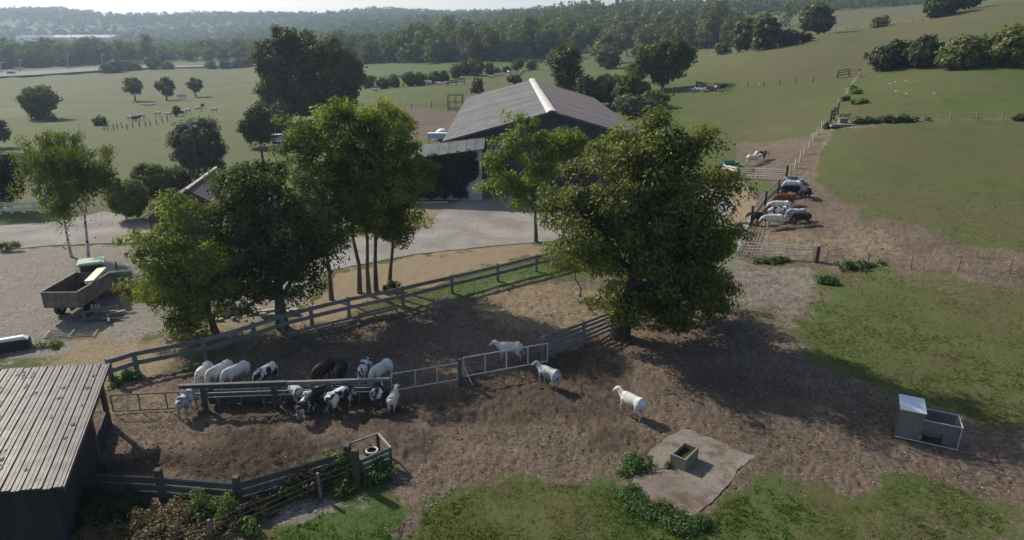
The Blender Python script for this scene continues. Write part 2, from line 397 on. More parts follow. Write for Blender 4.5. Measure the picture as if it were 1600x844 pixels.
def mat_ground():
    t = NT('ground')
    pos = t.n('NewGeometry').outputs['Position']
    def A(k): return t.n('Attribute', attribute_name='m_' + k).outputs['Fac']
    big = t.noise(.035, 4, pos); mid = t.noise(.35, 5, pos, .65); fine = t.noise(5.5, 6, pos, .8); vf = t.noise(20, 3, pos, .75); m2 = t.noise(1.3, 5, pos, .7)
    cam = t.n('CameraData')   # not used for shading, kept out of the tree below
    t.t.nodes.remove(cam)
    # pasture
    g1 = t.mix(t.mr(mid, .35, .68), (.042, .066, .012), (.076, .104, .022))
    g1 = t.mix(t.math('MULTIPLY', t.mr(m2, .48, .66), .6), g1, (.095, .09, .036))
    g1 = t.mix(t.math('MULTIPLY', t.mr(m2, .45, .33), .5), g1, (.035, .058, .012))
    g1 = t.mix(t.mr(fine, .42, .72), g1, (.118, .120, .038))
    g1 = t.mix(t.math('MULTIPLY', t.mr(vf, .55, .75), .55), g1, (.03, .045, .012))
    g1 = t.mix(t.math('MULTIPLY', t.mr(big, .42, .62), .45), g1, (.095, .09, .042))
    n12 = t.noise(.13, 5, pos, .65)
    g1 = t.mix(t.math('MULTIPLY', t.mr(n12, .47, .62), .45), g1, (.095, .078, .04))
    g1 = t.mix(t.math('MULTIPLY', t.mr(n12, .48, .36), .45), g1, (.045, .075, .016))
    dry = t.mix(t.mr(fine, .35, .65), (.078, .066, .032), (.118, .10, .052))
    c = t.mix(t.math('MULTIPLY', A('dry'), t.mr(mid, .3, .6, .5, 1.)), g1, dry)
    def layer(c, k, col, ns=fine, hard=.34):
        m = A(k)
        nn = t.math('ADD', t.math('MULTIPLY', ns, .5), t.math('MULTIPLY', m2, .5))
        f = t.mr(t.math('ADD', m, t.math('MULTIPLY', t.math('SUBTRACT', nn, .5), 2.6)), .5 - hard, .5 + hard, 0, 1, True)
        f = t.math('MULTIPLY', f, t.mr(m, 0, .12), True)
        return t.mix(f, c, col), f
    tr, _ = layer(c, 'track', t.mix(mid, (.17, .135, .09), (.24, .20, .145)))
    lush = t.mix(t.mr(fine, .35, .68), (.034, .066, .013), (.078, .125, .03))
    tr, _ = layer(tr, 'lush', t.mix(t.math('MULTIPLY', t.mr(vf, .5, .7), .5), lush, (.14, .14, .06)), fine, .4)
    mud = t.mix(t.mr(t.math('ADD', t.math('MULTIPLY', mid, .5), t.math('MULTIPLY', m2, .5)), .38, .62), (.078, .055, .040), (.158, .117, .083))
    mud = t.mix(t.mr(fine, .5, .68), mud, (.235, .185, .138))
    mud = t.mix(t.math('MULTIPLY', t.mr(vf, .56, .7), .5), mud, (.27, .22, .17))
    mud = t.mix(t.math('MULTIPLY', t.mr(vf, .44, .32), .6), mud, (.04, .028, .02))
    mud = t.mix(t.math('MULTIPLY', t.mr(fine, .47, .36), .7), mud, (.05, .034, .024))
    peb = t.n('TexVoronoi', {'Vector': pos, 'Scale': 7.}, feature='F1')
    pr = t.math('MULTIPLY', t.mr(peb.outputs['Distance'], .2, .12), t.mr(t.n('SeparateColor', {0: peb.outputs['Color']}).outputs[0], .80, .86))
    mud = t.mix(pr, mud, (.42, .38, .33))
    c, _ = layer(tr, 'mud', mud)
    gv = t.n('TexVoronoi', {'Vector': pos, 'Scale': 9.}, feature='F1')
    gcol = t.mix(t.n('SeparateColor', {0: gv.outputs['Color']}).outputs[0], (.11, .095, .078), (.29, .255, .215))
    gcol = t.mix(t.mr(mid, .35, .7), gcol, (.2, .18, .15))
    gcol = t.mix(t.math('MULTIPLY', t.mr(t.noise(.9, 4, pos, .7), .56, .7), .6), gcol, (.10, .11, .045))
    c, _ = layer(c, 'gravel', gcol)
    st = t.mix(t.mr(fine, .35, .65), (.155, .112, .062), (.30, .235, .15))
    st = t.mix(t.mr(vf, .6, .75), st, (.38, .32, .22))
    c, _ = layer(c, 'straw', st)
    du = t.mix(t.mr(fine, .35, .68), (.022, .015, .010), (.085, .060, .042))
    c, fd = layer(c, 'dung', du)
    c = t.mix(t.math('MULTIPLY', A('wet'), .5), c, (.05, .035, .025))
    h = t.math('ADD', t.math('MULTIPLY', fine, 1.), t.math('MULTIPLY', vf, .5))
    nrm = t.bump(h, .9, .09)
    t.pbr(c, .92, 0, nrm, .15)

def drape(name, poly_px, mat, dz, step, jit=.08, thick=.0, kind='structure', parent=None, sub=.6):
    pg = gpoly(poly_px)
    pts = []
    for i in range(len(pg)):
        a = np.array(pg[i]); b = np.array(pg[(i + 1) % len(pg)]); L = np.linalg.norm(b - a); k = max(1, int(L / sub))
        for q in range(k):
            p = a + (b - a) * q / k
            nn = np.array([fbm(p[0] * 1.3, p[1] * 1.3, 5), fbm(p[0] * 1.3, p[1] * 1.3, 9)]) - .5
            pts.append(p + nn * jit * 2.2)
    nb = len(pts); P = np.array(pts)
    x0, y0 = P.min(0); x1, y1 = P.max(0)
    gx, gy = np.meshgrid(np.arange(x0, x1, step), np.arange(y0, y1, step))
    Q = np.stack([gx.ravel(), gy.ravel()], -1); Q = Q + rng.uniform(-.2, .2, Q.shape) * step
    Q = Q[sdf(Q, P) < -step * .4]
    allp = [Vector(p) for p in P] + [Vector(q) for q in Q]
    res = mgeo.delaunay_2d_cdt(allp, [], [list(range(nb))], 1, 1e-5)
    v2 = np.array([tuple(v) for v in res[0]])
    z = Zf(v2[:, 0], v2[:, 1]) + dz
    vs = [(a, b, c) for (a, b), c in zip(v2, z)]
    fs = [tuple(f) for f in res[2]]
    bm = bmesh.new(); bv = [bm.verts.new(v) for v in vs]
    for f in fs:
        try: bm.faces.new([bv[k] for k in f])
        except ValueError: pass
    if thick:
        r = bmesh.ops.extrude_face_region(bm, geom=bm.faces[:])
        for v in [g for g in r['geom'] if isinstance(g, bmesh.types.BMVert)]: v.co.z += thick
    bmesh.ops.recalc_face_normals(bm, faces=bm.faces[:])
    me = bpy.data.meshes.new(name); bm.to_mesh(me); bm.free(); me.materials.append(MATS[mat])
    o = link(name, me, parent)
    if kind: o['kind'] = kind
    return o

def mat_concrete(name, a, b, crack=.22):
    t = NT(name)
    pos = t.n('NewGeometry').outputs['Position']
    n1 = t.noise(.25, 5, pos, .6); n2 = t.noise(2.5, 6, pos, .7); n3 = t.noise(20, 3, pos)
    c = t.mix(t.mr(n1, .35, .65), a, b)
    c = t.mix(t.math('MULTIPLY', t.mr(n2, .5, .75), .5), c, tuple(x * .55 for x in a))
    v = t.n('TexVoronoi', {'Vector': t.mix(.35, pos, t.n('TexNoise', {'Vector': pos, 'Scale': .25, 'Detail': 5}).outputs[1], 'ADD'), 'Scale': crack}, feature='DISTANCE_TO_EDGE').outputs['Distance']
    c = t.mix(t.math('MULTIPLY', t.mr(v, .007, .001), t.mr(n2, .45, .6, 0, .7)), c, (.08, .072, .06))
    c = t.mix(t.math('MULTIPLY', t.mr(n3, .55, .7), .25), c, tuple(min(1, x * 1.4) for x in b))
    if name == 'slab_concrete':
        c = t.mix(t.math('MULTIPLY', t.mr(t.noise(.8, 5, pos, .7), .5, .62), .85), c, t.mix(n2, (.08, .054, .037), (.15, .105, .072)))
        c = t.mix(t.mr(n3, .62, .7), c, (.07, .055, .045))
    t.pbr(c, .9, 0, t.bump(t.math('ADD', n2, n3), .9, .06), .15)

mat_ground()
mat_concrete('concrete', (.19, .17, .15), (.30, .275, .245))
mat_concrete('slab_concrete', (.16, .13, .105), (.28, .24, .20), .6)
mat_concrete('asphalt', (.11, .11, .11), (.2, .2, .2), .05)
ground = build_ground()
drape('concrete_yard', CONC, 'concrete', -.035, 1.5, .15, .06)
drape('concrete_slab', SLAB, 'slab_concrete', -.08, .8, .22, .105, sub=.22)
# ------------------------------------------------------------------ vegetation
pm('bark', (.13, .11, .085), .95, var=.5, scale=4, bump=.8, streak=(1, 1, .3))
pm('bark_dark', (.06, .052, .042), .95, var=.5, scale=4, bump=.8, streak=(1, 1, .3))
pm('bark_pale', (.20, .18, .15), .9, var=.5, scale=3, bump=.6, streak=(1, 1, .4))
tb = NT('birch_bark')
_p = tb.n('TexCoord').outputs['Object']
_m = tb.n('Mapping', {'Vector': _p, 'Scale': (1.2, 1.2, 3.5)}).outputs[0]
tb.pbr(tb.mix(tb.mr(tb.noise(1.6, 4, _m, .7), .5, .58), (.52, .50, .46), (.06, .055, .05)), .8)
foliage('leaf_ash', (0.062, 0.089, 0.013), (0.327, 0.362, 0.069), 0.50)
foliage('leaf_ashmid', (0.055, 0.078, 0.013), (0.248, 0.310, 0.059), 0.50, autumn=(.12, .10, .03))
foliage('leaf_dark', (0.029, 0.043, 0.012), (0.099, 0.127, 0.030), 0.37)
foliage('leaf_oak', (0.049, 0.066, 0.012), (0.239, 0.259, 0.052), 0.46, .3, autumn=(.13, .095, .03))
foliage('leaf_birch', (0.057, 0.073, 0.018), (0.183, 0.213, 0.053), 0.47)
foliage('leaf_purple', (.018, .010, .012), (.045, .022, .026), .25)
foliage('leaf_willow', (.06, .072, .052), (.14, .155, .12), .2)
foliage('leaf_hedge', (.07, .09, .022), (.21, .215, .06), 0.37)
foliage('leaf_hedgedark', (0.027, 0.039, 0.012), (0.079, 0.094, 0.030), 0.34)
foliage('leaf_far', (0.058, 0.074, 0.025), (0.169, 0.176, 0.060), 0.37, .05, autumn=(.12, .095, .04))
foliage('leaf_fargreen', (0.043, 0.064, 0.018), (0.148, 0.180, 0.045), 0.37, .05)
foliage('leaf_fargrey', (0.085, 0.090, 0.048), (0.145, 0.144, 0.085), 0.32, .05)
foliage('leaf_rust', (.05, .03, .016), (.13, .075, .04), .25)
foliage('leaf_weed', (0.058, 0.088, 0.017), (0.198, 0.270, 0.045), 0.47, .8)
foliage('leaf_brush', (.055, .042, .02), (.17, .125, .052), .25, .8)
foliage('leaf_nettle', (.03, .062, .013), (.085, .145, .034), .3, .8)
foliage('leaf_ivy', (.008, .016, .007), (.025, .045, .018), .15, .6)
foliage('blade', (.07, .095, .02), (.19, .20, .07), .5, .8, autumn=(.2, .17, .09))
foliage('blade_lush', (.045, .09, .015), (.12, .19, .035), .5, .8)

def leaf_mesh(C, rc, n, size, rg, center=None, flat=.75, droop=0., outward=.6, asp=.55):
    """leaf quads scattered through clumps C (k,3) of radius rc; returns verts, faces, tint"""
    k = len(C); N = k * n
    c = np.repeat(C, n, 0); r = np.repeat(np.broadcast_to(rc, k), n)
    d = rg.normal(size=(N, 3)); d /= np.linalg.norm(d, axis=1)[:, None]
    rad = rg.random(N) ** .45
    off = d * (rad * r)[:, None]; off[:, 2] *= flat
    if droop: off[:, 2] -= rg.exponential(droop, N) * .6; 
    p = c + off
    nr = d * .7 + rg.normal(size=(N, 3)) * .55; nr[:, 2] += .45
    if center is not None:
        o = p - center; o /= np.linalg.norm(o, axis=1)[:, None] + 1e-6; nr += o * outward
    nr /= np.linalg.norm(nr, axis=1)[:, None]
    a = np.cross(nr, rg.normal(size=(N, 3))); a /= np.linalg.norm(a, axis=1)[:, None] + 1e-9
    if droop: a = a * .5 + np.array([0, 0, -1.]); a /= np.linalg.norm(a, axis=1)[:, None]
    b = np.cross(nr, a)
    s = size * rg.uniform(.6, 1.35, N)[:, None]
    a = a * s; b = b * s * asp
    V = np.stack([p - a, p + b * .9 - a * .1, p + a, p - b * .9 + a * .05], 1).reshape(-1, 3)
    F = np.arange(N * 4).reshape(-1, 4)
    cl = np.repeat(rg.random(k), n)
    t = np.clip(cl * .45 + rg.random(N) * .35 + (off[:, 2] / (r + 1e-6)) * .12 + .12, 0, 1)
    return V, F, t

def tubes_np(paths, n=5):
    """paths: list of (pts list, radii list)"""
    Vs = []; Fs = []; b = 0
    for pts, rs in paths:
        mb = MB(); mb.tube(pts, rs, n, False)
        Vs += mb.v; Fs += [tuple(i + b for i in f) for f in mb.f]; b += len(mb.v)
    return np.array([tuple(v) for v in Vs]), np.array(Fs)

def crown_clumps(blobs, k, rg, inner=.35, bough=0.):
    w = np.array([(b[3] * b[4] * b[5]) ** (2 / 3) for b in blobs]); w /= w.sum()
    kb = max(1, k // 6) if bough else k
    ch = rg.choice(len(blobs), kb, p=w); B = np.array(blobs)[ch]
    d = rg.normal(size=(kb, 3)); d /= np.linalg.norm(d, axis=1)[:, None]
    rad = 1 - (1 - inner) * rg.random(kb) ** 1.6
    C = B[:, :3] + d * rad[:, None] * B[:, 3:] * (.86 if bough else .88)
    if bough:
        C = np.repeat(C, 6, 0); C = C + rg.normal(size=C.shape) * bough * np.array([1, 1, .55])
    return C

def tree(name, label, base, blobs, clumps, per, leaf, rc, trunk_r, mat, bark='bark', seed=1, group=None, cat='tree',
         droop=0., trunk_path=None, limbs=12, flat=.75, stems=None, lean=(0, 0), crown_name='crown', twigs=50, inner=.35, bough=True):
    """trunk with limbs and a crown of leaf clumps; blobs are (x,y,z,rx,ry,rz) in world coordinates"""
    rg = np.random.default_rng(seed)
    base = Vector(base)
    root = thing(name, label, cat, base, 0, group)
    if leaf < .3: per = int(per * 1.15); leaf *= .60; rc *= .72
    bl = [tuple(np.array(b[:3]) - np.array(base)) + tuple(b[3:]) for b in blobs]
    C = crown_clumps(bl, clumps, rg, inner, rc * .95 if bough and leaf < .15 else 0.)
    C = C[C[:, 2] > .25]
    cc = np.mean([b[:3] for b in bl], 0)
    rcs = rc * rg.uniform(.65, 1.3, len(C))
    V, F, t = leaf_mesh(C, rcs, per, leaf, rg, cc, flat, droop)
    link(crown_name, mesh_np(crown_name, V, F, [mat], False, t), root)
    top = max(b[2] + b[5] * .5 for b in bl)
    paths = []
    main = stems or [None]
    for st in main:
        off = Vector((0, 0, 0)) if st is None else Vector(st)
        tp = Vector((cc[0], cc[1], top)) if st is None else Vector((off.x * 1.8 + cc[0] * .6, off.y * 1.8 + cc[1] * .6, top * .9))
        pts = []; rs = []
        for i in range(7):
            f = i / 6
            p = off.lerp(tp, f) if f > .25 or st is not None else off.lerp(tp, f * .6)
            p = Vector((p.x + lean[0] * math.sin(f * 3.1) + rg.normal() * .12 * (i > 0), p.y + lean[1] * math.sin(f * 3.1) + rg.normal() * .12 * (i > 0), tp.z * f - (.15 if i == 0 else 0)))
            pts.append(p); rs.append(trunk_r * (1.35 if i == 0 else (1 - .82 * f)))
        paths.append((pts, rs))
        low = min(b[2] - b[5] for b in bl); f0 = max(.15, min(.6, low / top))
        for j in range(limbs // len(main)):
            tgt = Vector(C[rg.integers(len(C))])
            f = f0 + (.85 - f0) * rg.random(); f = min(f, max(.15, tgt.z / top * .85))
            i0 = min(5, int(f * 6)); s0 = pts[i0].lerp(pts[i0 + 1], f * 6 - i0)
            mid = s0.lerp(tgt, .5) + Vector((rg.normal() * .3, rg.normal() * .3, .35))
            r0 = trunk_r * (1 - .8 * f) * .55
            lp = [s0, s0.lerp(mid, .5) + Vector((rg.normal() * .1, rg.normal() * .1, .1)), mid, tgt]
            paths.append((lp, [r0, r0 * .75, r0 * .5, r0 * .15]))
            for q in range(max(0, twigs // max(1, limbs))):
                tg = Vector(C[rg.integers(len(C))])
                if (tg - mid).length < (tgt - s0).length * 1.1:
                    paths.append(([mid, mid.lerp(tg, .5) + Vector((0, 0, .15)), tg], [r0 * .4, r0 * .25, r0 * .08]))
    Vt, Ft = tubes_np(paths, 7 if trunk_r > .2 else 5)
    link('trunk', mesh_np('trunk', Vt, Ft, [bark], True), root)
    return root

def pb(px, py, rx, ry, Y, dep=None, dY=0.):
    """crown blob from its place in the survey photograph at forward distance Y"""
    c = V3(px, py, Y + dY); m = MPP(c)
    return (c.x, c.y, c.z, rx * m, (dep or (rx + ry) / 2) * m, ry * m)
def ptree(name, label, bpx, bpy_, blobs, **k):
    b = G(bpx, bpy_)
    return tree(name, label, b, [pb(*q[:4], b.y, *(q[4:] or ())) for q in blobs], **k)

# --- near trees
ptree('ash_tree', 'bright green ash tree with light crown beside the red and white machine', 338, 522,
      [(270,322,38,32),(244,375,32,40),(290,400,52,60),(262,440,36,46),(300,455,55,48),(268,500,38,20),(212,488,22,18),(335,430,35,45),(300,345,34,32)],
      clumps=330, per=100, leaf=.17, rc=.95, trunk_r=.2, mat='leaf_ash', seed=2, limbs=22, twigs=88)
ptree('maple_tree', 'dense dark green tree beside the plank fence', 441, 512,
      [(415,250,50,42),(375,300,52,50),(455,300,50,52),(420,350,85,60),(370,400,52,58),(475,400,50,62),(425,425,72,50),(495,350,28,50),(345,350,30,50)],
      clumps=330, per=115, leaf=.19, rc=1.1, trunk_r=.36, mat='leaf_dark', seed=3, limbs=24, twigs=72, inner=.5)
poplar = [(518,468,[(482,230,34,55),(490,300,32,60),(515,350,26,60),(470,270,26,40)],'leaf_ashmid',.14,'slim tree just right of the dense dark tree',150),
          (562,458,[(530,200,42,44),(545,270,36,56),(552,332,22,42)],'leaf_ash',.15,'tall pale green tree at the left of the slender clump by the straw ground',170),
          (577,462,[(560,225,36,50),(575,310,30,50)],'leaf_ashmid',.14,'slender tree in the middle of the clump by the straw ground',140),
          (588,455,[(600,195,36,40),(600,280,36,64),(590,340,24,44)],'leaf_ash',.15,'tall tree whose crown tops the slender clump left of the barn',170),
          (608,450,[(628,250,32,48),(620,335,24,50),(640,295,24,44)],'leaf_ashmid',.14,'slender tree with dark trunk at the right of the clump',140)]
for i, (bx, by, bl, mt, tr_, lab, cl) in enumerate(poplar):
    ptree('slender_tree', lab, bx, by, bl, clumps=cl, per=95, leaf=.19, rc=1.0, trunk_r=tr_ * 1.15, mat=mt, seed=20 + i, limbs=12, twigs=36,
          group='slender trees on the straw ground')
ptree('ash_tree', 'light green ash tree on the concrete yard in front of the barn', 838, 378,
      [(815,205,36,30),(795,240,42,36),(850,245,42,38),(790,280,38,30),(835,290,40,30),(815,320,30,18),(880,225,25,28)],
      clumps=190, per=100, leaf=.22, rc=1.05, trunk_r=.17, mat='leaf_ash', seed=4, limbs=16, twigs=50)
ptree('oak_tree', 'huge spreading tree with gnarled trunk at the corner of the cattle pen', 968, 528,
      [(1020,222,48,34),(1066,242,34,34),(975,248,44,44),(912,262,38,34),(1045,280,62,50),(908,318,46,52),(980,325,68,58),(1066,335,52,55),(898,378,38,40),(960,395,56,42),(1045,400,70,56),(1096,385,32,52),(1040,462,54,38),(1095,450,36,40),(985,480,30,30),(1000,510,22,16),(1108,300,18,26)],
      clumps=540, per=115, leaf=.21, rc=1.2, trunk_r=.5, bark='bark_dark', mat='leaf_oak', seed=5, limbs=42, twigs=168, inner=.4)
ptree('elder_bush', 'dark leafy bush under the right side of the huge tree', 1085, 497,
      [(1080,445,44,36),(1112,455,30,32),(1045,478,28,24)],
      clumps=90, per=90, leaf=.2, rc=.95, trunk_r=.1, mat='leaf_hedgedark', seed=6, limbs=8, twigs=20, cat='bush')
ptree('thorn_shrub', 'low brownish shrub under the left side of the huge tree', 905, 462,
      [(905,420,34,26),(880,405,26,20)],
      clumps=44, per=50, leaf=.15, rc=.8, trunk_r=.06, mat='leaf_oak', seed=8, limbs=12, twigs=40, cat='bush')
# birches
ptree('birch_tree', 'left birch tree with leaning white trunk and drooping crown', 111, 401,
      [(75,225,34,26),(60,260,26,40),(95,250,36,46),(90,300,28,38)],
      clumps=110, per=110, leaf=.17, rc=.8, trunk_r=.115, mat='leaf_birch', bark='birch_bark', seed=9, droop=.8, limbs=12, twigs=36, flat=.5, group='birch trees on the gravel')
ptree('birch_tree', 'right birch tree with upright white trunk behind the tractor', 138, 405,
      [(130,205,30,18),(130,235,40,36),(145,280,30,48),(115,255,30,46),(160,260,18,26)],
      clumps=120, per=110, leaf=.17, rc=.8, trunk_r=.12, mat='leaf_birch', bark='birch_bark', seed=10, droop=.8, limbs=12, twigs=36, flat=.5, group='birch trees on the gravel')
ptree('copper_beech', 'dark purple leaved tree at the left edge behind the white fence', 2, 330,
      [(8,270,28,38),(-20,275,30,40),(5,300,24,20)],
      clumps=90, per=70, leaf=.26, rc=1.2, trunk_r=.2, mat='leaf_purple', seed=11)
# clipped hedges and shrubs by the lane
def clipped(label, bpx, bpy_, blobs, mat='leaf_hedge', seed=1, cl=120, per=60, leaf=.16, name='clipped_hedge', cat='hedge', rc=.55, group=None, inner=.8, trunk=.06, crown_name='foliage'):
    b = G(bpx, bpy_); bb = [pb(*q[:4], b.y, *(q[4:] or ())) for q in blobs]
    return tree(name, label, b, bb, bough=False, clumps=int(cl * 1.3), per=per, leaf=leaf, rc=rc, trunk_r=trunk, mat=mat, seed=seed, cat=cat, group=group, inner=inner, limbs=8, twigs=8, crown_name=crown_name, flat=.9)
clipped('block shaped clipped hedge in front of the domed one beside the lane', 198, 343, [(184,305,15,32),(198,308,28,32),(212,310,16,30)], seed=31, cl=170, leaf=.2)
clipped('domed clipped hedge standing behind the block shaped hedge', 235, 318, [(232,280,26,27),(246,285,26,26)], seed=32, cl=130, leaf=.22, rc=.7)
clipped('dark loose shrub to the right of the domed hedge', 275, 312, [(272,285,30,27),(255,290,20,22)], 'leaf_hedgedark', 33, 90, 60, .22, 'shrub', 'shrub', .9, inner=.5)
clipped('round silvery willow behind the farmhouse roof', 312, 292, [(310,222,44,40),(318,245,38,36),(295,230,30,36)], 'leaf_willow', 34, 190, 90, .24, 'silver_willow', 'tree', 1.2, inner=.6, trunk=.25, crown_name='crown')
clipped('small grey green seedling shrub row at the left edge of the gravel', 12, 392, [(5,385,10,7),(22,384,8,6)], 'leaf_weed', 35, 26, 40, .12, 'low_shrub', 'shrub', .4, inner=.4)
clipped('tall dark evergreen shrub beyond the dense dark tree', 405, 230, [(405,190,20,24),(392,200,18,22),(412,212,16,16)], 'leaf_hedgedark', 36, 70, 60, .3, 'shrub', 'shrub', 1.1, inner=.4)
clipped('bluish conifer between the dark tree and the slender clump', 436, 215, [(436,180,14,26),(432,205,16,14)], 'leaf_willow', 37, 50, 60, .3, 'conifer', 'tree', 1.0, inner=.4, crown_name='crown')
# --- middle distance
def mtree(label, bpx, bpy_, blobs, mat='leaf_far', seed=1, cl=90, per=45, leaf=.45, rc=1.6, tr_=.3, group=None, name='field_tree', cat='tree', inner=.5, limbs=8):
    return ptree(name, label, bpx, bpy_, blobs, clumps=cl, per=per, leaf=leaf, rc=rc, trunk_r=tr_, mat=mat, seed=seed, limbs=limbs, twigs=limbs * 2, group=group, cat=cat, inner=inner)
mtree('largest poplar with a broad crown towering beyond the slender clump', 440, 195, [(450,66,40,26),(430,90,38,34),(475,82,46,38),(450,120,50,34),(435,150,34,34),(480,150,40,34)], seed=41, cl=330, per=60, leaf=.42, rc=1.5, name='poplar_tree', mat='leaf_far', group='big poplars beyond the farmyard', tr_=.5)
mtree('dark poplar at the right of the big pair beyond the farmyard', 520, 188, [(515,90,40,34),(535,125,34,38),(548,110,18,32),(515,155,44,34)], 'leaf_far', 42, 240, 60, .42, 1.5, .4, 'big poplars beyond the farmyard', 'poplar_tree')
mtree('understorey shrub under the two big poplars', 470, 190, [(465,165,30,22),(440,172,18,20),(505,170,22,18)], 'leaf_fargrey', 43, 80, 50, .4, 1.3, .15, None, 'shrub', 'shrub')
mtree('round dark tree with shrubs at its foot in the left pasture', 62, 186, [(60,155,27,20),(62,172,14,12)], 'leaf_fargreen', 44, 100, 50, .5, 1.8, .5)
mtree('left of the three small trees in a row in the left pasture', 211, 158, [(208,135,14,14)], 'leaf_fargreen', 45, 46, 45, .5, 1.4, .3, 'row of three pasture trees')
mtree('middle of the three small trees in a row in the left pasture', 261, 156, [(259,136,13,14)], 'leaf_fargreen', 46, 42, 45, .5, 1.4, .3, 'row of three pasture trees')
mtree('right, smallest of the three trees in a row in the left pasture', 306, 151, [(304,133,11,11)], 'leaf_fargreen', 47, 34, 45, .5, 1.2, .3, 'row of three pasture trees')
mtree('small round bush behind the birches', 155, 197, [(155,190,8,7)], 'leaf_fargreen', 48, 20, 40, .4, 1., .1, None, 'bush', 'bush')
mtree('little bush on the left pasture fence by the grazing cows', 274, 183, [(274,173,5,6)], 'leaf_far', 49, 10, 40, .4, .8, .1, None, 'bush', 'bush')
mtree('low dark bush at the foot of the round pasture tree', 83, 190, [(82,186,6,5)], 'leaf_fargreen', 50, 10, 40, .4, .8, .1, None, 'bush', 'bush')
mtree('tree cut by the left edge above the white fence', -4, 230, [(0,205,9,16),(-14,200,14,18)], 'leaf_far', 51, 30, 40, .4, 1.2, .2)
# behind the barn, right
R_ = [('tall tree with rusty lower leaves just behind the barn roof', 893,165,[(885,90,22,22),(890,125,22,26),(880,110,16,20)],'leaf_far',110),
      ('big spreading tree right of the copse behind the barn', 1035,140,[(1050,80,28,24),(1070,90,20,20),(1015,90,26,22),(1040,110,30,22),(1000,105,22,18)],'leaf_fargreen',170),
      ('dark copse tree behind the barn ridge', 955,165,[(955,140,28,24),(930,145,20,18)],'leaf_fargreen',100),
      ('tall narrow copse tree at the left of the dark copse', 915,170,[(915,145,18,26)],'leaf_far',70),
      ('dark leafy copse tree right of the barn roof', 995,168,[(990,140,24,26),(975,150,18,20)],'leaf_fargreen',90),
      ('grey green willow at the right end of the copse', 1005,180,[(985,165,20,14),(1010,168,16,12)],'leaf_fargrey',50)]
for i, (lab, bx, by, bl, mt, cl) in enumerate(R_):
    mtree(lab, bx, by, bl, mt, 60 + i, cl, 50, .4, 1.4, .3, 'copse behind the barn', 'copse_tree')
B_ = [('olive bush just right of the barn, above the huge tree', 1020,172,[(1022,155,22,12),(1000,165,14,10)],'leaf_weed',60),
      ('thin rusty shrub left of the barn roof', 746,150,[(746,135,9,13)],'leaf_rust',16),
      ('thin brownish shrub behind the left roof slope', 804,138,[(804,124,10,9)],'leaf_rust',16)]
for i, (lab, bx, by, bl, mt, cl) in enumerate(B_):
    mtree(lab, bx, by, bl, mt, 70 + i, cl, 42, .35, 1.1, .1, None, 'shrub', 'shrub')
# trees beyond the copse, further up the valley
F_ = [('round pale green tree at the edge of the wood', 905,82,[(905,62,14,16)],'leaf_fargreen'),('tall round tree beside the wood above the barn', 925,78,[(922,55,17,17)],'leaf_fargreen'),
      ('broad tree with grey foliage beyond the copse', 955,100,[(955,72,24,20),(935,80,12,14)],'leaf_far'),('pale grey tree between copse and wood', 980,88,[(975,65,13,10)],'leaf_fargrey'),
      ('dark tree in front of the copse gap', 950,108,[(950,90,18,14)],'leaf_fargreen'),('small reddish tree left of the far meadow gap', 868,105,[(866,92,7,12)],'leaf_rust'),
      ('bushy tree right of the far meadow gap', 1000,92,[(1003,80,14,10)],'leaf_fargrey')]
for i, (lab, bx, by, bl, mt) in enumerate(F_):
    mtree(lab, bx, by, bl, mt, 80 + i, 60, 45, .7, 2.2, .4, None, 'valley_tree')
# hedge row across the middle meadow
hr = [(577,137,8,9),(598,138,7,8),(616,136,6,9),(640,134,11,10),(655,132,8,9),(672,130,6,6),(681,128,7,8),(693,128,6,8),(712,122,7,10),(727,118,9,11),(743,118,14,13),(765,118,4,10),(776,115,3,3),(791,114,3,5),(808,111,9,9),(832,110,8,8)]
hl = ['first bush at the left end of the meadow hedge row','pale bush second from the left in the meadow hedge row','thin bush third from the left in the meadow hedge row','wide round bush left of the lying cows','bush touching the wide round bush on its right','low bush in the middle of the meadow hedge row','small bush behind the lying cows','bush over the left end of the hay rack','taller grey bush behind the hay rack','dark bush at the right end of the hay rack','largest reddish topped bush of the meadow hedge row','thin bare bush right of the largest bush','tiny bush right of the thin bare bush','small upright bush left of the round dark one','round dark bush with a white cow before it','last bush at the right end of the meadow hedge row']
for i, ((bx, by, rx, ry), lab) in enumerate(zip(hr, hl)):
    mtree(lab, bx, by, [(bx, by - ry, rx, ry)], ['leaf_fargreen', 'leaf_far', 'leaf_rust'][0 if i % 3 else (2 if i in (9, 12) else 1)], 100 + i, 14 + int(rx * 2), 30, .5, 1.3, .12, 'bushes of the meadow hedge row', 'hedge_bush', 'bush')
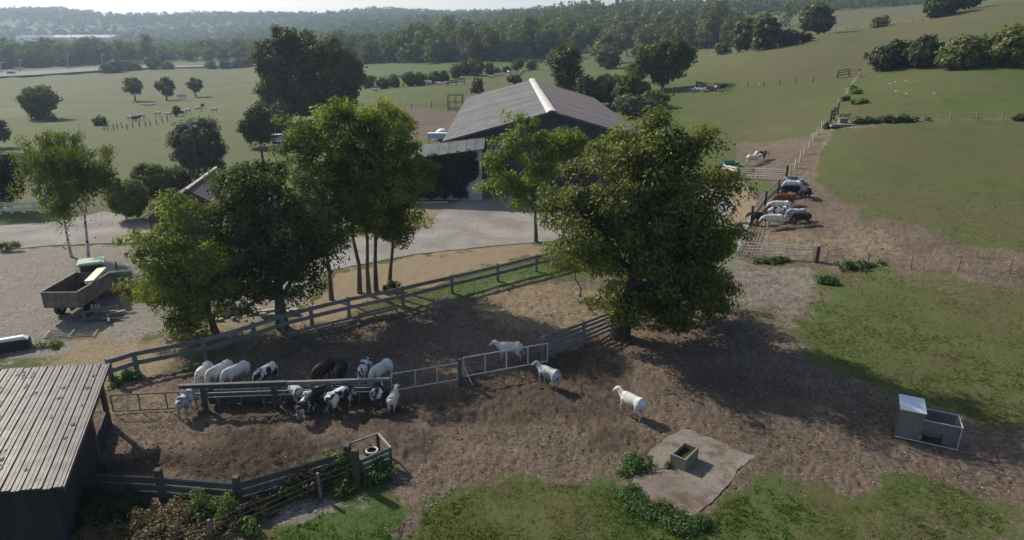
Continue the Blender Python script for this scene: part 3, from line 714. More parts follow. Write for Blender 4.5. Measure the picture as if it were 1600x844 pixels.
# right hillside
H_ = [('pale tree at the left end of the hillside hedge', 1168,80,[(1168,52,18,24),(1160,65,14,14)],'leaf_fargreen',90,'hill_tree','tree'),
      ('dark rounded tree right of the pale one in the hillside hedge', 1200,76,[(1198,45,20,22),(1205,60,24,18),(1190,68,18,12)],'leaf_fargreen',100,'hill_tree','tree'),
      ('low dark stretch of hillside hedge', 1240,68,[(1232,60,16,11),(1254,60,12,8)],'leaf_hedgedark',50,'hill_hedge','hedge'),
      ('lone tall tree with half yellow crown on the hillside', 1278,55,[(1272,25,22,22),(1284,30,18,20),(1262,32,12,18)],'leaf_far',110,'hill_tree','tree'),
      ('small bush at the foot of the hillside meadow', 1129,87,[(1129,77,9,9)],'leaf_fargreen',24,'hill_bush','bush'),
      ('round bush alone on the upper hillside fence', 1376,43,[(1376,35,11,8)],'leaf_fargreen',24,'hill_bush','bush'),
      ('left end of the great bramble hedge on the right hillside', 1395,108,[(1385,92,24,16),(1410,85,26,20)],'leaf_hedgedark',100,'bramble_hedge','hedge'),
      ('second bush of the great hedge with brownish top', 1440,106,[(1445,80,24,22),(1462,90,22,16)],'leaf_hedgedark',90,'bramble_hedge','hedge'),
      ('third bush of the great hedge on the right hillside', 1515,104,[(1505,84,30,22),(1530,80,22,20),(1490,92,22,14)],'leaf_hedge',110,'bramble_hedge','hedge'),
      ('tall right end of the great hedge, cut by the frame', 1590,102,[(1580,72,26,30),(1610,70,30,34),(1565,85,18,18)],'leaf_oak',130,'bramble_hedge','hedge'),
      ('left tree of the group on the crest at upper right', 1463,28,[(1462,10,16,16)],'leaf_fargreen',50,'crest_tree','tree'),
      ('middle tree of the group on the crest at upper right', 1485,22,[(1486,4,18,16)],'leaf_hedgedark',60,'crest_tree','tree'),
      ('right tree of the group on the crest at upper right', 1515,14,[(1512,-4,22,15)],'leaf_hedgedark',60,'crest_tree','tree')]
for i, (lab, bx, by, bl, mt, cl, nm, ct) in enumerate(H_):
    mtree(lab, bx, by, bl, mt, 130 + i, cl, 45, .5 if by > 60 and bx > 1300 else .65, 1.5, .3, None, nm, ct, .55)

# --- woods: prototypes, then copies
def wood_proto(seed, mat, h, r, cl=90, per=16, leaf=.72):
    rg = np.random.default_rng(seed)
    bl = [(rg.normal() * r * .25, rg.normal() * r * .25, h * (.3 + .22 * i), r * (1 - .16 * i), r * (1 - .16 * i), h * .28) for i in range(3)]
    C = crown_clumps(bl, cl, rg, .6); V, F, t = leaf_mesh(C, r * .33, per, leaf, rg, np.array([0, 0, h * .6]), .8)
    Vt, Ft = tubes_np([([(0, 0, -.5), (0, 0, h * .4), (rg.normal() * .3, 0, h * .8)], [.3, .22, .08])], 5)
    V2 = np.vstack([V, Vt]); F2 = np.vstack([F, Ft + len(V)])
    return mesh_np('woodland_tree', V2, F2, [mat, 'bark'], False, np.concatenate([t, np.zeros(len(Ft))]), [0] * len(F) + [1] * len(Ft))
PRO = [wood_proto(200 + i, m, h, r) for i, (m, h, r) in enumerate([('leaf_far', 15, 5.5), ('leaf_fargreen', 17, 5.5), ('leaf_far', 13, 5), ('leaf_fargreen', 14, 6), ('leaf_fargrey', 13, 5), ('leaf_far', 18, 6)])]
def sample_zone(u0, u1, Y0, Y1, sp_, rg, keep=None):
    """jittered grid of positions between two bearings and two distances"""
    out = []
    Y = Y0
    while Y < Y1:
        x = u0 * Y
        while x < u1 * Y:
            p = (x + rg.uniform(-.35, .35) * sp_, Y + rg.uniform(-.35, .35) * sp_)
            if keep is None or keep(*p): out.append(p)
            x += sp_
        Y += sp_ * 1.05
    return out
rgw = np.random.default_rng(99)
def inpx(poly):
    pp = np.array(poly, float)
    def f(x, y):
        a, b = proj(x, y, Z(x, y)); return sdf(np.array([[a, b]]), pp)[0] < 0
    return f
WOODS = [  # label, group, zone, spacing, keep-out
 ('tree of the wood behind the middle meadow, forming its dark edge', 'trees at the edge of the middle wood', [(500,101),(700,99),(860,93),(885,88),(885,40),(500,40)], (-.3,.1,345,620), 9.5, 120),
 ('tree of the wood on the slope above the copse', 'trees of the wood above the copse', [(985,85),(1150,74),(1160,30),(960,30),(960,70)], (.13,.36,290,520), 10, 75),
 ('tree in the belt along the far side of the motorway', 'trees along the motorway', [(-80,112),(200,99),(400,94),(400,70),(-80,75)], (-.85,-.33,440,700), 10, 95)]
nw = 0
FARM = []
for lab, grp, poly, (u0, u1, Y0, Y1), sp_, cap in WOODS:
    pts = sample_zone(u0, u1, Y0, Y1, sp_, rgw, inpx(poly))
    pts.sort(key=lambda p: p[1])
    for k, (x, y) in enumerate(pts):
        s = rgw.uniform(.75, 1.2)
        if k < cap:
            pi_ = int(rgw.integers(6)); o = link('woodland_tree', PRO[pi_], None, (x, y, Z(x, y) - .6))
            o.scale = (s, s, s * rgw.uniform(.85, 1.1)); o.rotation_euler = (0, 0, rgw.uniform(0, 6.28)); tag(o, ('tall ' if s > 1 else 'low ') + ('olive', 'dark green', 'olive', 'dark green', 'grey green', 'olive')[pi_] + ' ' + lab, 'tree', grp)
        else: FARM.append((x, y, s))
# the mass of far woodland: one object
FARM2 = []
FARM2 += sample_zone(.04, .26, 380, 700, 10, rgw, inpx([(860,62),(960,70),(1000,30),(1000,-20),(860,0)]))
FARM2 += sample_zone(-.8, .75, 640, 900, 12, rgw, inpx([(-100,95),(420,86),(560,80),(560,60),(900,70),(1100,60),(1300,30),(1500,20),(1700,10),(1700,-40),(-100,40)]))
FARM2 += sample_zone(.28, .66, 300, 480, 11, rgw, inpx([(1120,60),(1250,40),(1300,28),(1420,16),(1480,5),(1480,-30),(1100,-30)]))
FARM2 += sample_zone(-.8, .6, 930, 1500, 22, rgw, lambda x, y: vnoise(x / 120, y / 60, 3) > .24)
FARM2 += sample_zone(-.85, .3, 1600, 2450, 24, rgw, lambda x, y: vnoise(x / 160, y / 90, 4) > .2)
Cs = []; rr = []
for x, y, s in FARM + [(a, b, 1.) for a, b in FARM2]:
    big = 1 if y < 900 else 1.5
    h = (12 if y < 900 else 19) * s * rgw.uniform(.7, 1.15)
    z0 = Z(x, y)
    for q in range(5):
        Cs.append((x + rgw.normal() * 2.6 * big, y + rgw.normal() * 2.6 * big, z0 + h * rgw.uniform(.15, .95))); rr.append(2.9 * big * s)
Cs = np.array(Cs); rr = np.array(rr)
farm = Cs[:, 1] > 900
V1, F1, t1 = leaf_mesh(Cs[~farm], rr[~farm], 18, 1.15, rgw)
V2, F2, t2 = leaf_mesh(Cs[farm], rr[farm] * 1.1, 18, 2.1, rgw)
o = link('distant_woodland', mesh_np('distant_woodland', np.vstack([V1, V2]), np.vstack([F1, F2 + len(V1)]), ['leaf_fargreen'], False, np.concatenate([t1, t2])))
tag(o, 'hazy mass of woodland covering the far hills to the skyline', 'woodland', kind='stuff')
print('woods', len(FARM), len(FARM2), len(F1) + len(F2))

for i, (px_, py_, r_) in enumerate(((168,113,7),(180,112,9),(196,110,8),(212,110,5),(240,109,10),(262,109,6),(352,107,6),(372,106,8),(386,105,9),(330,107,4))):
    mtree(['leftmost','second','third','fourth','fifth','sixth','seventh','eighth','ninth','smallest'][i] + ' bush on the near verge of the motorway', px_, py_, [(px_, py_ - r_ * .8, r_, r_)], 'leaf_far', 160 + i, 30, 30, 1.0, 2.6, .2, 'bushes on the motorway verge', 'verge_bush', 'bush')
# ------------------------------------------------------------------ surfaces of built things
pm('roof_fibre', (.118, .120, .118), .9, var=.3, scale=.35, bump=.4, col2=(.068, .069, .067))
pm('roof_fibre_red', (.118, .113, .11), .9, var=.4, scale=1.3, bump=.4, col2=(.085, .048, .045))
pm('white_sheet', (.72, .70, .66), .6, var=.15, scale=1, bump=.1)
pm('ridge_sheet', (.50, .475, .43), .7, var=.25, scale=1.5, bump=.1)
pm('barn_wall', (.055, .058, .062), .8, var=.3, scale=2, bump=.2)
pm('blue_door', (.09, .11, .15), .6, var=.2, scale=1, bump=.1)
pm('pale_wall', (.42, .42, .42), .8, var=.2, scale=1)
pm('brown_roof', (.10, .078, .068), .9, var=.4, scale=1.5, bump=.5)
pm('brick_wall', (.10, .075, .06), .9, var=.3, scale=4)
pm('shed_metal', (.092, .083, .071), .5, metal=0., var=.5, scale=1.2, bump=.25, col2=(.036, .032, .028), streak=(1.5, 1.5, 1))
pm('shed_lichen', (.10, .10, .08), .9, var=.4, scale=3)
pm('shed_wall', (.035, .040, .040), .7, var=.4, scale=1.5, bump=.2, streak=(3, 3, .4))
pm('old_wood', (.20, .175, .15), .9, var=.45, scale=2.5, bump=.6, streak=(1, 1, 1))
pm('grey_wood', (.185, .18, .175), .9, var=.4, scale=2.5, bump=.6)
pm('dark_wood', (.085, .072, .060), .9, var=.4, scale=3, bump=.6)
pm('pale_wood', (.42, .36, .26), .9, var=.3, scale=3, bump=.4)
pm('steel_mid', (.17, .18, .19), .6, metal=.2, var=.3, scale=3, bump=.2)
pm('green_plank', (.12, .15, .11), .8, var=.4, scale=3, bump=.3)
pm('galvanised', (.46, .47, .47), .5, metal=.15, var=.25, scale=4, bump=.15)
pm('steel_dark', (.085, .095, .095), .6, metal=.3, var=.35, scale=3, bump=.2)
pm('galv_sheet', (.22, .24, .27), .38, metal=.7, var=.25, scale=2.5, bump=.12)
pm('galv_lid', (.62, .65, .68), .32, metal=.35, var=.12, scale=2, bump=.05)
pm('trough_stone', (.21, .18, .14), .9, var=.4, scale=3, bump=.6)
pm('stone', (.36, .335, .30), .9, var=.35, scale=2, bump=.6)
pm('dark_stone', (.17, .145, .12), .95, var=.4, scale=3, bump=.6)
pm('mud_clod', (.085, .060, .043), .95, var=.5, scale=3, bump=.5)
pm('tyre_rubber', (.022, .022, .023), .85, var=.3, scale=4, bump=.4)
pm('trailer_paint', (.19, .17, .15), .8, var=.4, scale=2, bump=.3, col2=(.095, .065, .05))
pm('trailer_inner', (.13, .085, .07), .85, var=.45, scale=2, bump=.3)
pm('tractor_green', (.13, .27, .12), .5, var=.3, scale=2)
pm('tractor_roof', (.26, .37, .24), .55, var=.2, scale=2)
pm('machine_red', (.40, .055, .05), .5, var=.3, scale=3)
pm('machine_white', (.70, .66, .62), .6, var=.2, scale=3)
pm('cream_panel', (.62, .60, .44), .6, var=.15, scale=2)
pm('glass_dark', (.03, .04, .045), .12, var=.1, scale=1, bump=0, spec=.6)
pm('green_plastic', (.03, .17, .12), .5, var=.2, scale=2)
pm('blue_plastic', (.20, .25, .31), .5, var=.2, scale=2)
pm('pale_blue', (.45, .55, .66), .5, var=.1, scale=1)
pm('black_plastic', (.03, .03, .035), .6, var=.2, scale=2)
pm('car_paint_dark', (.05, .055, .07), .3, var=.1, scale=2, spec=.5)
pm('red_roof', (.30, .11, .08), .85, var=.3, scale=.3)
pm('hay', (.42, .33, .17), .95, var=.3, scale=6, bump=.8)
tw = NT('trough_water')
_p = tw.n('TexCoord').outputs['Object']
tw.pbr(tw.mix(tw.mr(tw.noise(3, 4, _p), .45, .6), (.012, .018, .008), (.06, .075, .02)), .08, 0, tw.bump(tw.noise(6, 2, _p), .05, .01), .5)

def coat(name, base, patch=None, lo=.5, scale=1.4, dirt=.5, belly=(.20, .14, .09), thr2=.03):
    t = NT(name)
    co = t.n('TexCoord').outputs['Object']
    rnd = t.n('ObjectInfo').outputs['Random']
    off = t.n('CombineXYZ', {0: t.math('MULTIPLY', rnd, 37.), 1: t.math('MULTIPLY', rnd, 11.), 2: t.math('MULTIPLY', rnd, 23.)}).outputs[0]
    v = t.n('VectorMath', {0: co, 1: off}, operation='ADD').outputs[0]
    c = t.mix(t.mr(t.noise(9, 4, v), .35, .65), tuple(x * .82 for x in base), base)
    if patch:
        n = t.noise(scale, 3, v, .5, .6)
        c = t.mix(t.mr(n, lo - thr2, lo + thr2), c, patch)
    z = t.n('SeparateXYZ', {0: co}).outputs[2]
    f = t.math('MULTIPLY', t.mr(t.math('ADD', z, t.math('MULTIPLY', t.noise(4, 4, v), .5)), .95, .45), dirt, True)
    c = t.mix(f, c, belly)
    c = t.mix(t.mr(z, .075, .055), c, (.04, .035, .03))
    t.pbr(c, .75, 0, t.bump(t.noise(25, 3, v), .25, .02), .2)
coat('coat_white', (.60, .57, .515), (.42, .40, .37), .60, 2.2, .5, thr2=.12)
coat('coat_cream', (.60, .51, .44), None, dirt=.4)
coat('coat_pied', (.64, .62, .58), (.022, .022, .025), .50, 1.9, .45)
coat('coat_darkpied', (.60, .58, .55), (.025, .025, .028), .45, 1.6, .3)
coat('coat_roan', (.50, .50, .50), (.16, .165, .18), .52, 2.2, .35, thr2=.1)
coat('coat_black', (.022, .021, .022), None, dirt=.25, belly=(.05, .035, .025))
coat('coat_brown', (.15, .062, .028), None, dirt=.25, belly=(.08, .05, .03))
coat('coat_darkbrown', (.045, .024, .016), None, dirt=.2, belly=(.05, .035, .025))

# ------------------------------------------------------------------ cattle: one continuous body, fused from lofted trunk, neck, head and jointed legs
def ring(c, d, a, b, n=14):
    c = Vector(c); d = Vector(d).normalized(); s = Vector((0, 1, 0)); u = d.cross(s).normalized() * -1
    return [c + s * math.cos(k * 2 * math.pi / n) * a + u * math.sin(k * 2 * math.pi / n) * b for k in range(n)]
def body_loft(mb, secs):
    P = [Vector((x, y, z)) for x, y, z, a, b in secs]; rings = []
    for i, (x, y, z, a, b) in enumerate(secs):
        d = P[min(i + 1, len(P) - 1)] - P[max(i - 1, 0)]; d.y = 0
        rings.append(ring(P[i], d, a, b))
    mb.loft(rings)
def make_cow(kind, seed):
    mb = MB(); r = random.Random(seed)
    lie = kind == 'lie'
    dz = -.52 if lie else 0
    tr = [(-1.00, 1.17, .10, .10), (-.97, 1.06, .24, .25), (-.86, 1.04, .33, .32), (-.68, 1.02, .355, .33), (-.42, .99, .30, .315), (-.1, .97, .335, .35), (.2, .97, .335, .36), (.45, .99, .295, .36), (.62, 1.03, .24, .31), (.76, 1.08, .18, .24)]
    if kind in ('up', 'turn', 'lie'):
        ys = .0 if kind != 'turn' else .22
        nk = [(.85, 1.14, .165, .235), (.96, 1.22, .145, .195), (1.06, 1.29, .13, .16), (1.16, 1.32, .13, .145), (1.27, 1.25, .108, .125), (1.40, 1.14, .082, .095), (1.48, 1.07, .078, .08), (1.52, 1.04, .05, .05)]
    elif kind == 'down':
        ys = .03
        nk = [(.86, 1.0, .16, .225), (.98, .86, .135, .185), (1.06, .72, .12, .155), (1.11, .60, .125, .14), (1.15, .47, .105, .12), (1.18, .33, .08, .09), (1.20, .23, .074, .072), (1.21, .19, .05, .05)]
    else:  # level: neck held out over a feed rail
        ys = -.05
        nk = [(.87, 1.07, .16, .22), (1.0, 1.06, .135, .18), (1.11, 1.04, .125, .155), (1.21, 1.0, .125, .14), (1.30, .90, .105, .12), (1.38, .78, .08, .09), (1.43, .69, .074, .072), (1.45, .66, .05, .05)]
    secs = [(x, 0, z + dz, a, b) for x, z, a, b in tr] + [(x, ys * (i / 7) ** 1.3 * 1.4, z + dz, a, b) for i, (x, z, a, b) in enumerate(nk)]
    body_loft(mb, secs)
    for s in (-1, 1):
        st = .08 * s if kind in ('up', 'turn') else .03 * s
        if lie:
            mb.tube([(.45, s * .2, .45), (.6, s * .33, .15), (.85, s * .33, .06), (.62, s * .36, .04)], [.15, .09, .055, .045], 10)
            mb.tube([(-.65, s * .2, .45), (-.35, s * .42, .2), (-.62, s * .46, .07), (-.3, s * .5, .05)], [.26, .15, .07, .05], 10)
        else:
            mb.tube([(.50, s * .17, .98), (.50, s * .20, .76), (.52 + st, s * .19, .55), (.54 + st, s * .18, .40), (.53 + st, s * .18, .24), (.53 + st, s * .18, .10), (.56 + st, s * .18, .0)], [.17, .125, .075, .056, .04, .042, .056], 10)
            mb.tube([(-.70, s * .16, 1.02), (-.70, s * .22, .80), (-.70 + st * .5, s * .225, .62), (-.86 - st, s * .20, .46), (-.85 - st, s * .19, .28), (-.84 - st, s * .19, .10), (-.80 - st, s * .19, .0)], [.25, .20, .12, .062, .043, .042, .058], 10)
        h = Vector(secs[-5][:3]); u = Vector((-.02, 0, 1)) if kind != 'down' else Vector((.6, 0, .7))
        e = h + Vector((-.07, s * .11, .06 if kind != 'down' else .05))
        mb.tube([e, e + Vector((-.02, s * .10, .0)), e + Vector((-.03, s * .19, -.03))], [.03, .048, .018], 6)
    mb.tube([(-1.0, 0, 1.2 + dz), (-1.07, 0, 1.1 + dz), (-1.09, .01, .8 + dz * .9), (-1.1, .02, .5 + dz * .6), (-1.1, .02, .38 + dz * .5)], [.04, .035, .025, .04, .015], 7)
    if not lie: mb.tube([(-.42, 0, .66), (-.5, 0, .55)], [.12, .06], 8)
    me0 = mb.mesh('cow_raw', 'coat_white'); tmp = link('cow_raw', me0)
    rm = tmp.modifiers.new('r', 'REMESH'); rm.mode = 'VOXEL'; rm.voxel_size = .031; rm.use_smooth_shade = True
    sm = tmp.modifiers.new('s', 'SMOOTH'); sm.iterations = 3; sm.factor = .6
    dg = bpy.context.evaluated_depsgraph_get()
    me = bpy.data.meshes.new_from_object(tmp.evaluated_get(dg)); me.name = 'cow_' + kind
    bpy.data.objects.remove(tmp); me.materials.clear(); me.materials.append(MATS['coat_white'])
    me.polygons.foreach_set('use_smooth', [True] * len(me.polygons))
    return me
COWM = {k: make_cow(k, i) for i, k in enumerate(('up', 'turn', 'down', 'level', 'lie'))}
def cow(px, py, deg, pose, ct, label, group, s=1., name='cow'):
    s *= .86 if (py > 540) else (.93 if py > 215 else .82)
    p = G(px, py); o = link(name, COWM[pose], None, p + Vector((0, 0, -.01)))
    o.rotation_euler = (0, 0, R(deg)); o.scale = (s * .88, s * 1.02, s * 1.05)
    o.material_slots[0].link = 'OBJECT'; o.material_slots[0].material = MATS['coat_' + ct]
    return tag(o, label, 'cow', group)
YG = 'cattle at the feed trough'
for a in [
 (297, 644, 85, 'down', 'roan', 'grey and white cow seen from behind at the left end of the feed trough', YG, .98),
 (321, 601, -95, 'down', 'white', 'leftmost white cow behind the trough, half hidden by two other white ones', YG, .95),
 (346, 602, -118, 'down', 'white', 'middle of three white cows with heads down behind the trough', YG, 1.05),
 (371, 603, -124, 'down', 'white', 'right of three white cows with heads down behind the trough', YG, 1.05),
 (417, 603, -115, 'down', 'pied', 'black and white patched cow alone behind the trough', YG, 1.0),
 (507, 600, -112, 'down', 'darkbrown', 'dark brown cow behind the trough beside the black one', YG, 1.1),
 (532, 599, -85, 'down', 'black', 'black cow behind the trough beside the dark brown one', YG, 1.0),
 (569, 597, -95, 'down', 'pied', 'pied cow behind the right end of the trough', YG, 1.0),
 (596, 600, -120, 'down', 'white', 'white cow behind the right end of the trough', YG, 1.05),
 (464, 630, 128, 'down', 'roan', 'grey cow in front of the trough, left of the pied pair', YG, .92),
 (481, 652, 78, 'down', 'darkpied', 'nearest pied cow, black rump towards the camera', YG, .95),
 (496, 637, 48, 'level', 'darkpied', 'pied cow with black head turned right, behind the nearest one', YG, .95),
 (534, 641, 52, 'down', 'pied', 'mostly white cow with dark rump patch eating in front of the trough', YG, 1.05),
 (592, 631, 95, 'down', 'darkpied', 'dark rumped cow seen from behind at the right end of the trough', YG, 1.0),
 (616, 638, 84, 'up', 'cream', 'small white calf seen from behind, right of the trough', YG, .78),
 (795, 563, 178, 'up', 'white', 'white cow behind the long tubular gate facing left', None, .98),
 (856, 603, 140, 'up', 'roan', 'grey and white cow with dark head walking away in the shade', None, .95),
 (985, 649, 132, 'up', 'white', 'bright white cow standing in the sun with head raised', None, 1.0)]:
    cow(*a)
RG = 'cattle along the right hand feed fence'
for a in [
 (1176, 258, 8, 'up', 'cream', 'pinkish white cow behind the back gate, tail raised to the left', None, 1.0),
 (1188, 252, 12, 'level', 'darkpied', 'white cow with black head just behind the pinkish white one', None, 1.0),
 (1236, 303, 176, 'down', 'white', 'white backed cow next to the blue grey trough', RG, 1.1),
 (1234, 309, 182, 'level', 'black', 'black cow squeezed between the white backed one and the brown one', RG, 1.05),
 (1257, 311, 88, 'down', 'black', 'black cow standing apart at the right of the group', RG, 1.0),
 (1226, 324, 180, 'level', 'brown', 'reddish brown cow at the feed fence', RG, 1.08),
 (1217, 336, 178, 'level', 'white', 'white cow at the feed fence just below the brown one', RG, 1.1),
 (1216, 345, 192, 'level', 'pied', 'pied cow whose black and white head shows at the feed fence', RG, 1.1),
 (1184, 352, 165, 'level', 'black', 'black cow nearest the fence post at the left of the group', RG, 1.0),
 (1206, 357, 183, 'level', 'white', 'white cow at the front of the group, whole side in view', RG, 1.05),
 (1242, 347, 176, 'down', 'roan', 'pale backed cow mostly hidden by a black one', RG, 1.0),
 (1250, 353, 174, 'down', 'black', 'black cow at the lower right of the group', RG, 1.0)]:
    cow(*a)
FG = 'cattle resting by the hay rack on the hill'
for i, (x, y, d, po, ct, lb) in enumerate([
 (1085,144,190,'lie','roan','leftmost cow lying by the hillside rack'), (1093,143,160,'lie','white','second cow lying by the hillside rack'),
 (1101,144,200,'lie','cream','third cow lying by the hillside rack'), (1109,143,170,'lie','darkpied','fourth cow lying by the hillside rack'),
 (1119,143,100,'up','darkpied','pied cow standing behind the ones lying by the hillside rack'), (1129,142,20,'up','black','black cow standing at the right end of the hillside rack')]):
    cow(x, y, d, po, ct, lb, FG, 1.15)
for x, y, d, po, ct, lb in [
 (670,134,180,'up','white','white cow standing left of the pair lying by the meadow rack'), (686,133,170,'lie','white','left cow lying by the meadow rack'),
 (698,132,10,'lie','white','right cow lying by the meadow rack'), (768,122,180,'lie','white','lone white cow lying behind the barn roof'),
 (795,117,120,'up','white','white cow before the round bush of the meadow hedge'), (816,117,60,'up','pied','pied cow right of the round bush of the meadow hedge'),
 (586,146,180,'up','white','white cow beside the dark poplar')]:
    cow(x, y, d, po, ct, lb, 'cattle in the middle meadow', 1.25)
for i, (x, y, d, po, ct) in enumerate([(203,189,170,'up','white'),(211,189,90,'down','darkbrown'),(216,189,60,'up','darkbrown'),(222,186,10,'down','white'),(247,182,180,'down','white'),(264,183,170,'down','cream'),
     (282,181,20,'down','black'),(288,179,180,'up','white'),(294,177,180,'down','white'),(311,174,10,'down','cream'),(317,169,90,'up','black'),(335,176,180,'down','white')]):
    cow(x, y, d, po, ct, ['leftmost white cow of the herd beside the pasture fence','dark cow just right of the leftmost white one','smaller dark cow beside the first dark one','white cow fourth from the left in the pasture herd','white cow grazing alone in the middle of the pasture herd','cream cow left of the little bush','dark cow right of the little bush','white cow next to the dark one by the little bush','white cow grazing just beyond the little bush','cream cow above the silvery willow','dark cow farthest back in the pasture herd','rightmost white cow of the pasture herd'][i], 'herd in the left pasture', 1.15)
for i, (x, y) in enumerate([(223,165),(229,166),(234,166),(239,165)]):
    cow(x, y, 170 + i * 12, 'lie', 'white', ['first','second','third','last'][i] + ' white cow lying in the shade of the left small tree', 'cattle lying in tree shade', 1.15)

# ------------------------------------------------------------------ fences and gates
def post(parent, p, h, w, mat, name='post', sink=.25, lean=(0, 0)):
    p = Vector(p); return MB(parent.location).bar(p - Vector((0, 0, sink)), p + Vector((lean[0], lean[1], h)), w, w, (0, 1, 0)).build(name, mat, parent)
def wood_fence(label, pts, h, rails, mat='grey_wood', pw=.2, rw=.05, rh=.2, name='plank_fence', group=None, post_mat=None, cat='fence', offs=.12):
    pts = [G(*p) if not isinstance(p, Vector) else p for p in pts]
    root = thing(name, label, cat, pts[0], 0, group)
    for i, p in enumerate(pts):
        post(root, p, h * random.uniform(.97, 1.06), pw, post_mat or mat, lean=(random.uniform(-.03, .03), random.uniform(-.03, .03)))
    for a, b in zip(pts[:-1], pts[1:]):
        d = (b - a).normalized(); s = Vector((d.y, -d.x, 0)) * offs
        for r in rails:
            j = random.uniform(-.02, .02)
            MB(root.location).bar(a + s - d * .06 + Vector((0, 0, r + j)), b + s + d * .03 + Vector((0, 0, r - j * .5)), rw, rh).build('rail', mat, root)
    return root
wood_fence('long two plank fence running from the shed past the slender trees to the yard',
    [(176,597),(215,584),(322,562),(400,538),(443,522),(488,510),(546,495),(630,477),(707,458),(778,440),(838,424),(885,412)], 1.42, (1.27, .72), 'grey_wood', .2, .06, .26)
wood_fence('weathered low plank barrier leaning along the foot of the long fence', [(450,530),(520,512),(560,503)], .45, (.2, .42), 'grey_wood', .1, .05, .14, 'low_barrier')
wood_fence('short pale plank barrier below the long fence right of the slender trees', [(562,500),(620,486)], .5, (.25, .45), 'old_wood', .1, .05, .16, 'low_barrier')
wood_fence('grey five plank hurdle between the long gate and the huge tree', [(851,560),(911,537),(955,518)], 1.5, (.25, .55, .85, 1.15, 1.42), 'grey_wood', .22, .05, .17, 'plank_hurdle')
# guard rail fence by the shed
def wbeam(root, a, b, h, mat='galvanised'):
    d = (b - a).normalized(); s = Vector((d.y, -d.x, 0))
    prof = [(-.155, 0), (-.10, .045), (-.05, .045), (0, 0), (.05, .045), (.10, .045), (.155, 0)]
    mb = MB(root.location); rings = []
    for e in (a, b): rings.append([e + Vector((0, 0, h + z)) + s * (.12 + y) for z, y in prof] + [e + Vector((0, 0, h + z)) + s * (.112 + y) for z, y in reversed(prof)])
    mb.loft(rings); return mb.build('rail', mat, root)
pts = [G(140,776), G(256,782), G(375,792), G(545,741)]
gr = thing('guard_rail_fence', 'dark fence of three steel beams on thick posts running from the shed to the crate', 'fence', pts[0])
for p, h in zip(pts[1:], (1.5, 1.45, 1.45)): post(gr, p, h, .24, 'dark_wood')
for a, b in zip(pts[:-1], pts[1:]):
    for h in (1.05, .70, .36): wbeam(gr, a, b, h, 'steel_dark')
def wire_fence(label, posts, h, wires, mat='old_wood', w=.09, name='wire_fence', wmat='galvanised', wr=.006, group=None, hs=None):
    P_ = [G(*p) for p in posts]; root = thing(name, label, 'fence', P_[0], 0, group)
    for i, p in enumerate(P_):
        hh = (hs[i] if hs else h * random.uniform(.9, 1.1))
        post(root, p, hh, w, mat, lean=(random.uniform(-.08, .08), random.uniform(-.05, .05)))
    if wires:
        for r in wires:
            mb = MB(root.location)
            for a, b in zip(P_[:-1], P_[1:]): mb.tube([a + Vector((0, -.05, r)), a.lerp(b, .5) + Vector((0, -.05, r - .03)), b + Vector((0, -.05, r))], wr, 4, False)
            mb.build('wire', wmat, root)
    return root
wire_fence('slack wire fence on thin stakes in the brush at the bottom', [(150,905),(334,850),(502,776),(556,756)], 1.15, (.3, .55, .8, 1.05), w=.11, wr=.005, wmat='steel_dark')
pk = thing('gate_post', 'thick dark post left of the crate with the tyre', 'post', G(559,758)); post(pk, G(559,758), 1.75, .26, 'dark_wood')
pk = thing('gate_post', 'thick dark post at the top right end of the steel beam fence', 'post', G(546,728)); post(pk, G(546,728), 1.2, .24, 'dark_wood')

def tube_gate(label, a, b, h, nr=2, bars=(0, .33, .66, 1.), z0=.15, r=.03, mat='galvanised', group=None, brace=False, name='tubular_gate', loc=None):
    a = G(*a) if not isinstance(a, Vector) else a; b = G(*b) if not isinstance(b, Vector) else b
    root = thing(name, label, 'gate', a, 0, group)
    for i in range(nr):
        z = z0 + (h - z0) * i / (nr - 1)
        MB(a).tube([a + Vector((0, 0, z)), b + Vector((0, 0, z))], r, 6).build('rail', mat, root)
    for f in bars:
        p = a.lerp(b, f); MB(a).tube([p + Vector((0, 0, z0)), p + Vector((0, 0, h))], r * .95, 6).build('upright', mat, root)
    if brace: MB(a).tube([a + Vector((.03, -.05, h * .6)), a + Vector((.5, -.55, 0))], r, 6).build('brace', mat, root)
    return root
tube_gate('low two rail tubular gate between the shed and the feed trough', (178,646), (284,641), 1.02, 2, (0, .4, .8, 1.), .12, .032, 'steel_dark')
tube_gate('long pale tubular gate from the trough end to the middle post', (613,618), (716,600), 1.25, 2, (0, .35, .68, 1.), .28, .035)
tube_gate('long tubular gate right of the middle post with the white cow behind it', (725,594), (855,570), 1.35, 2, (0, .25, .5, .76, 1.), .22, .038, brace=True)
pk = thing('gate_post', 'steel post between the two long tubular gates', 'post', G(719,600)); post(pk, G(719,600), 1.5, .16, 'steel_dark')
pk = thing('gate_post', 'double dark post holding the right end of the long gate', 'post', G(848,564)); post(pk, G(848,564), 1.55, .2, 'grey_wood')
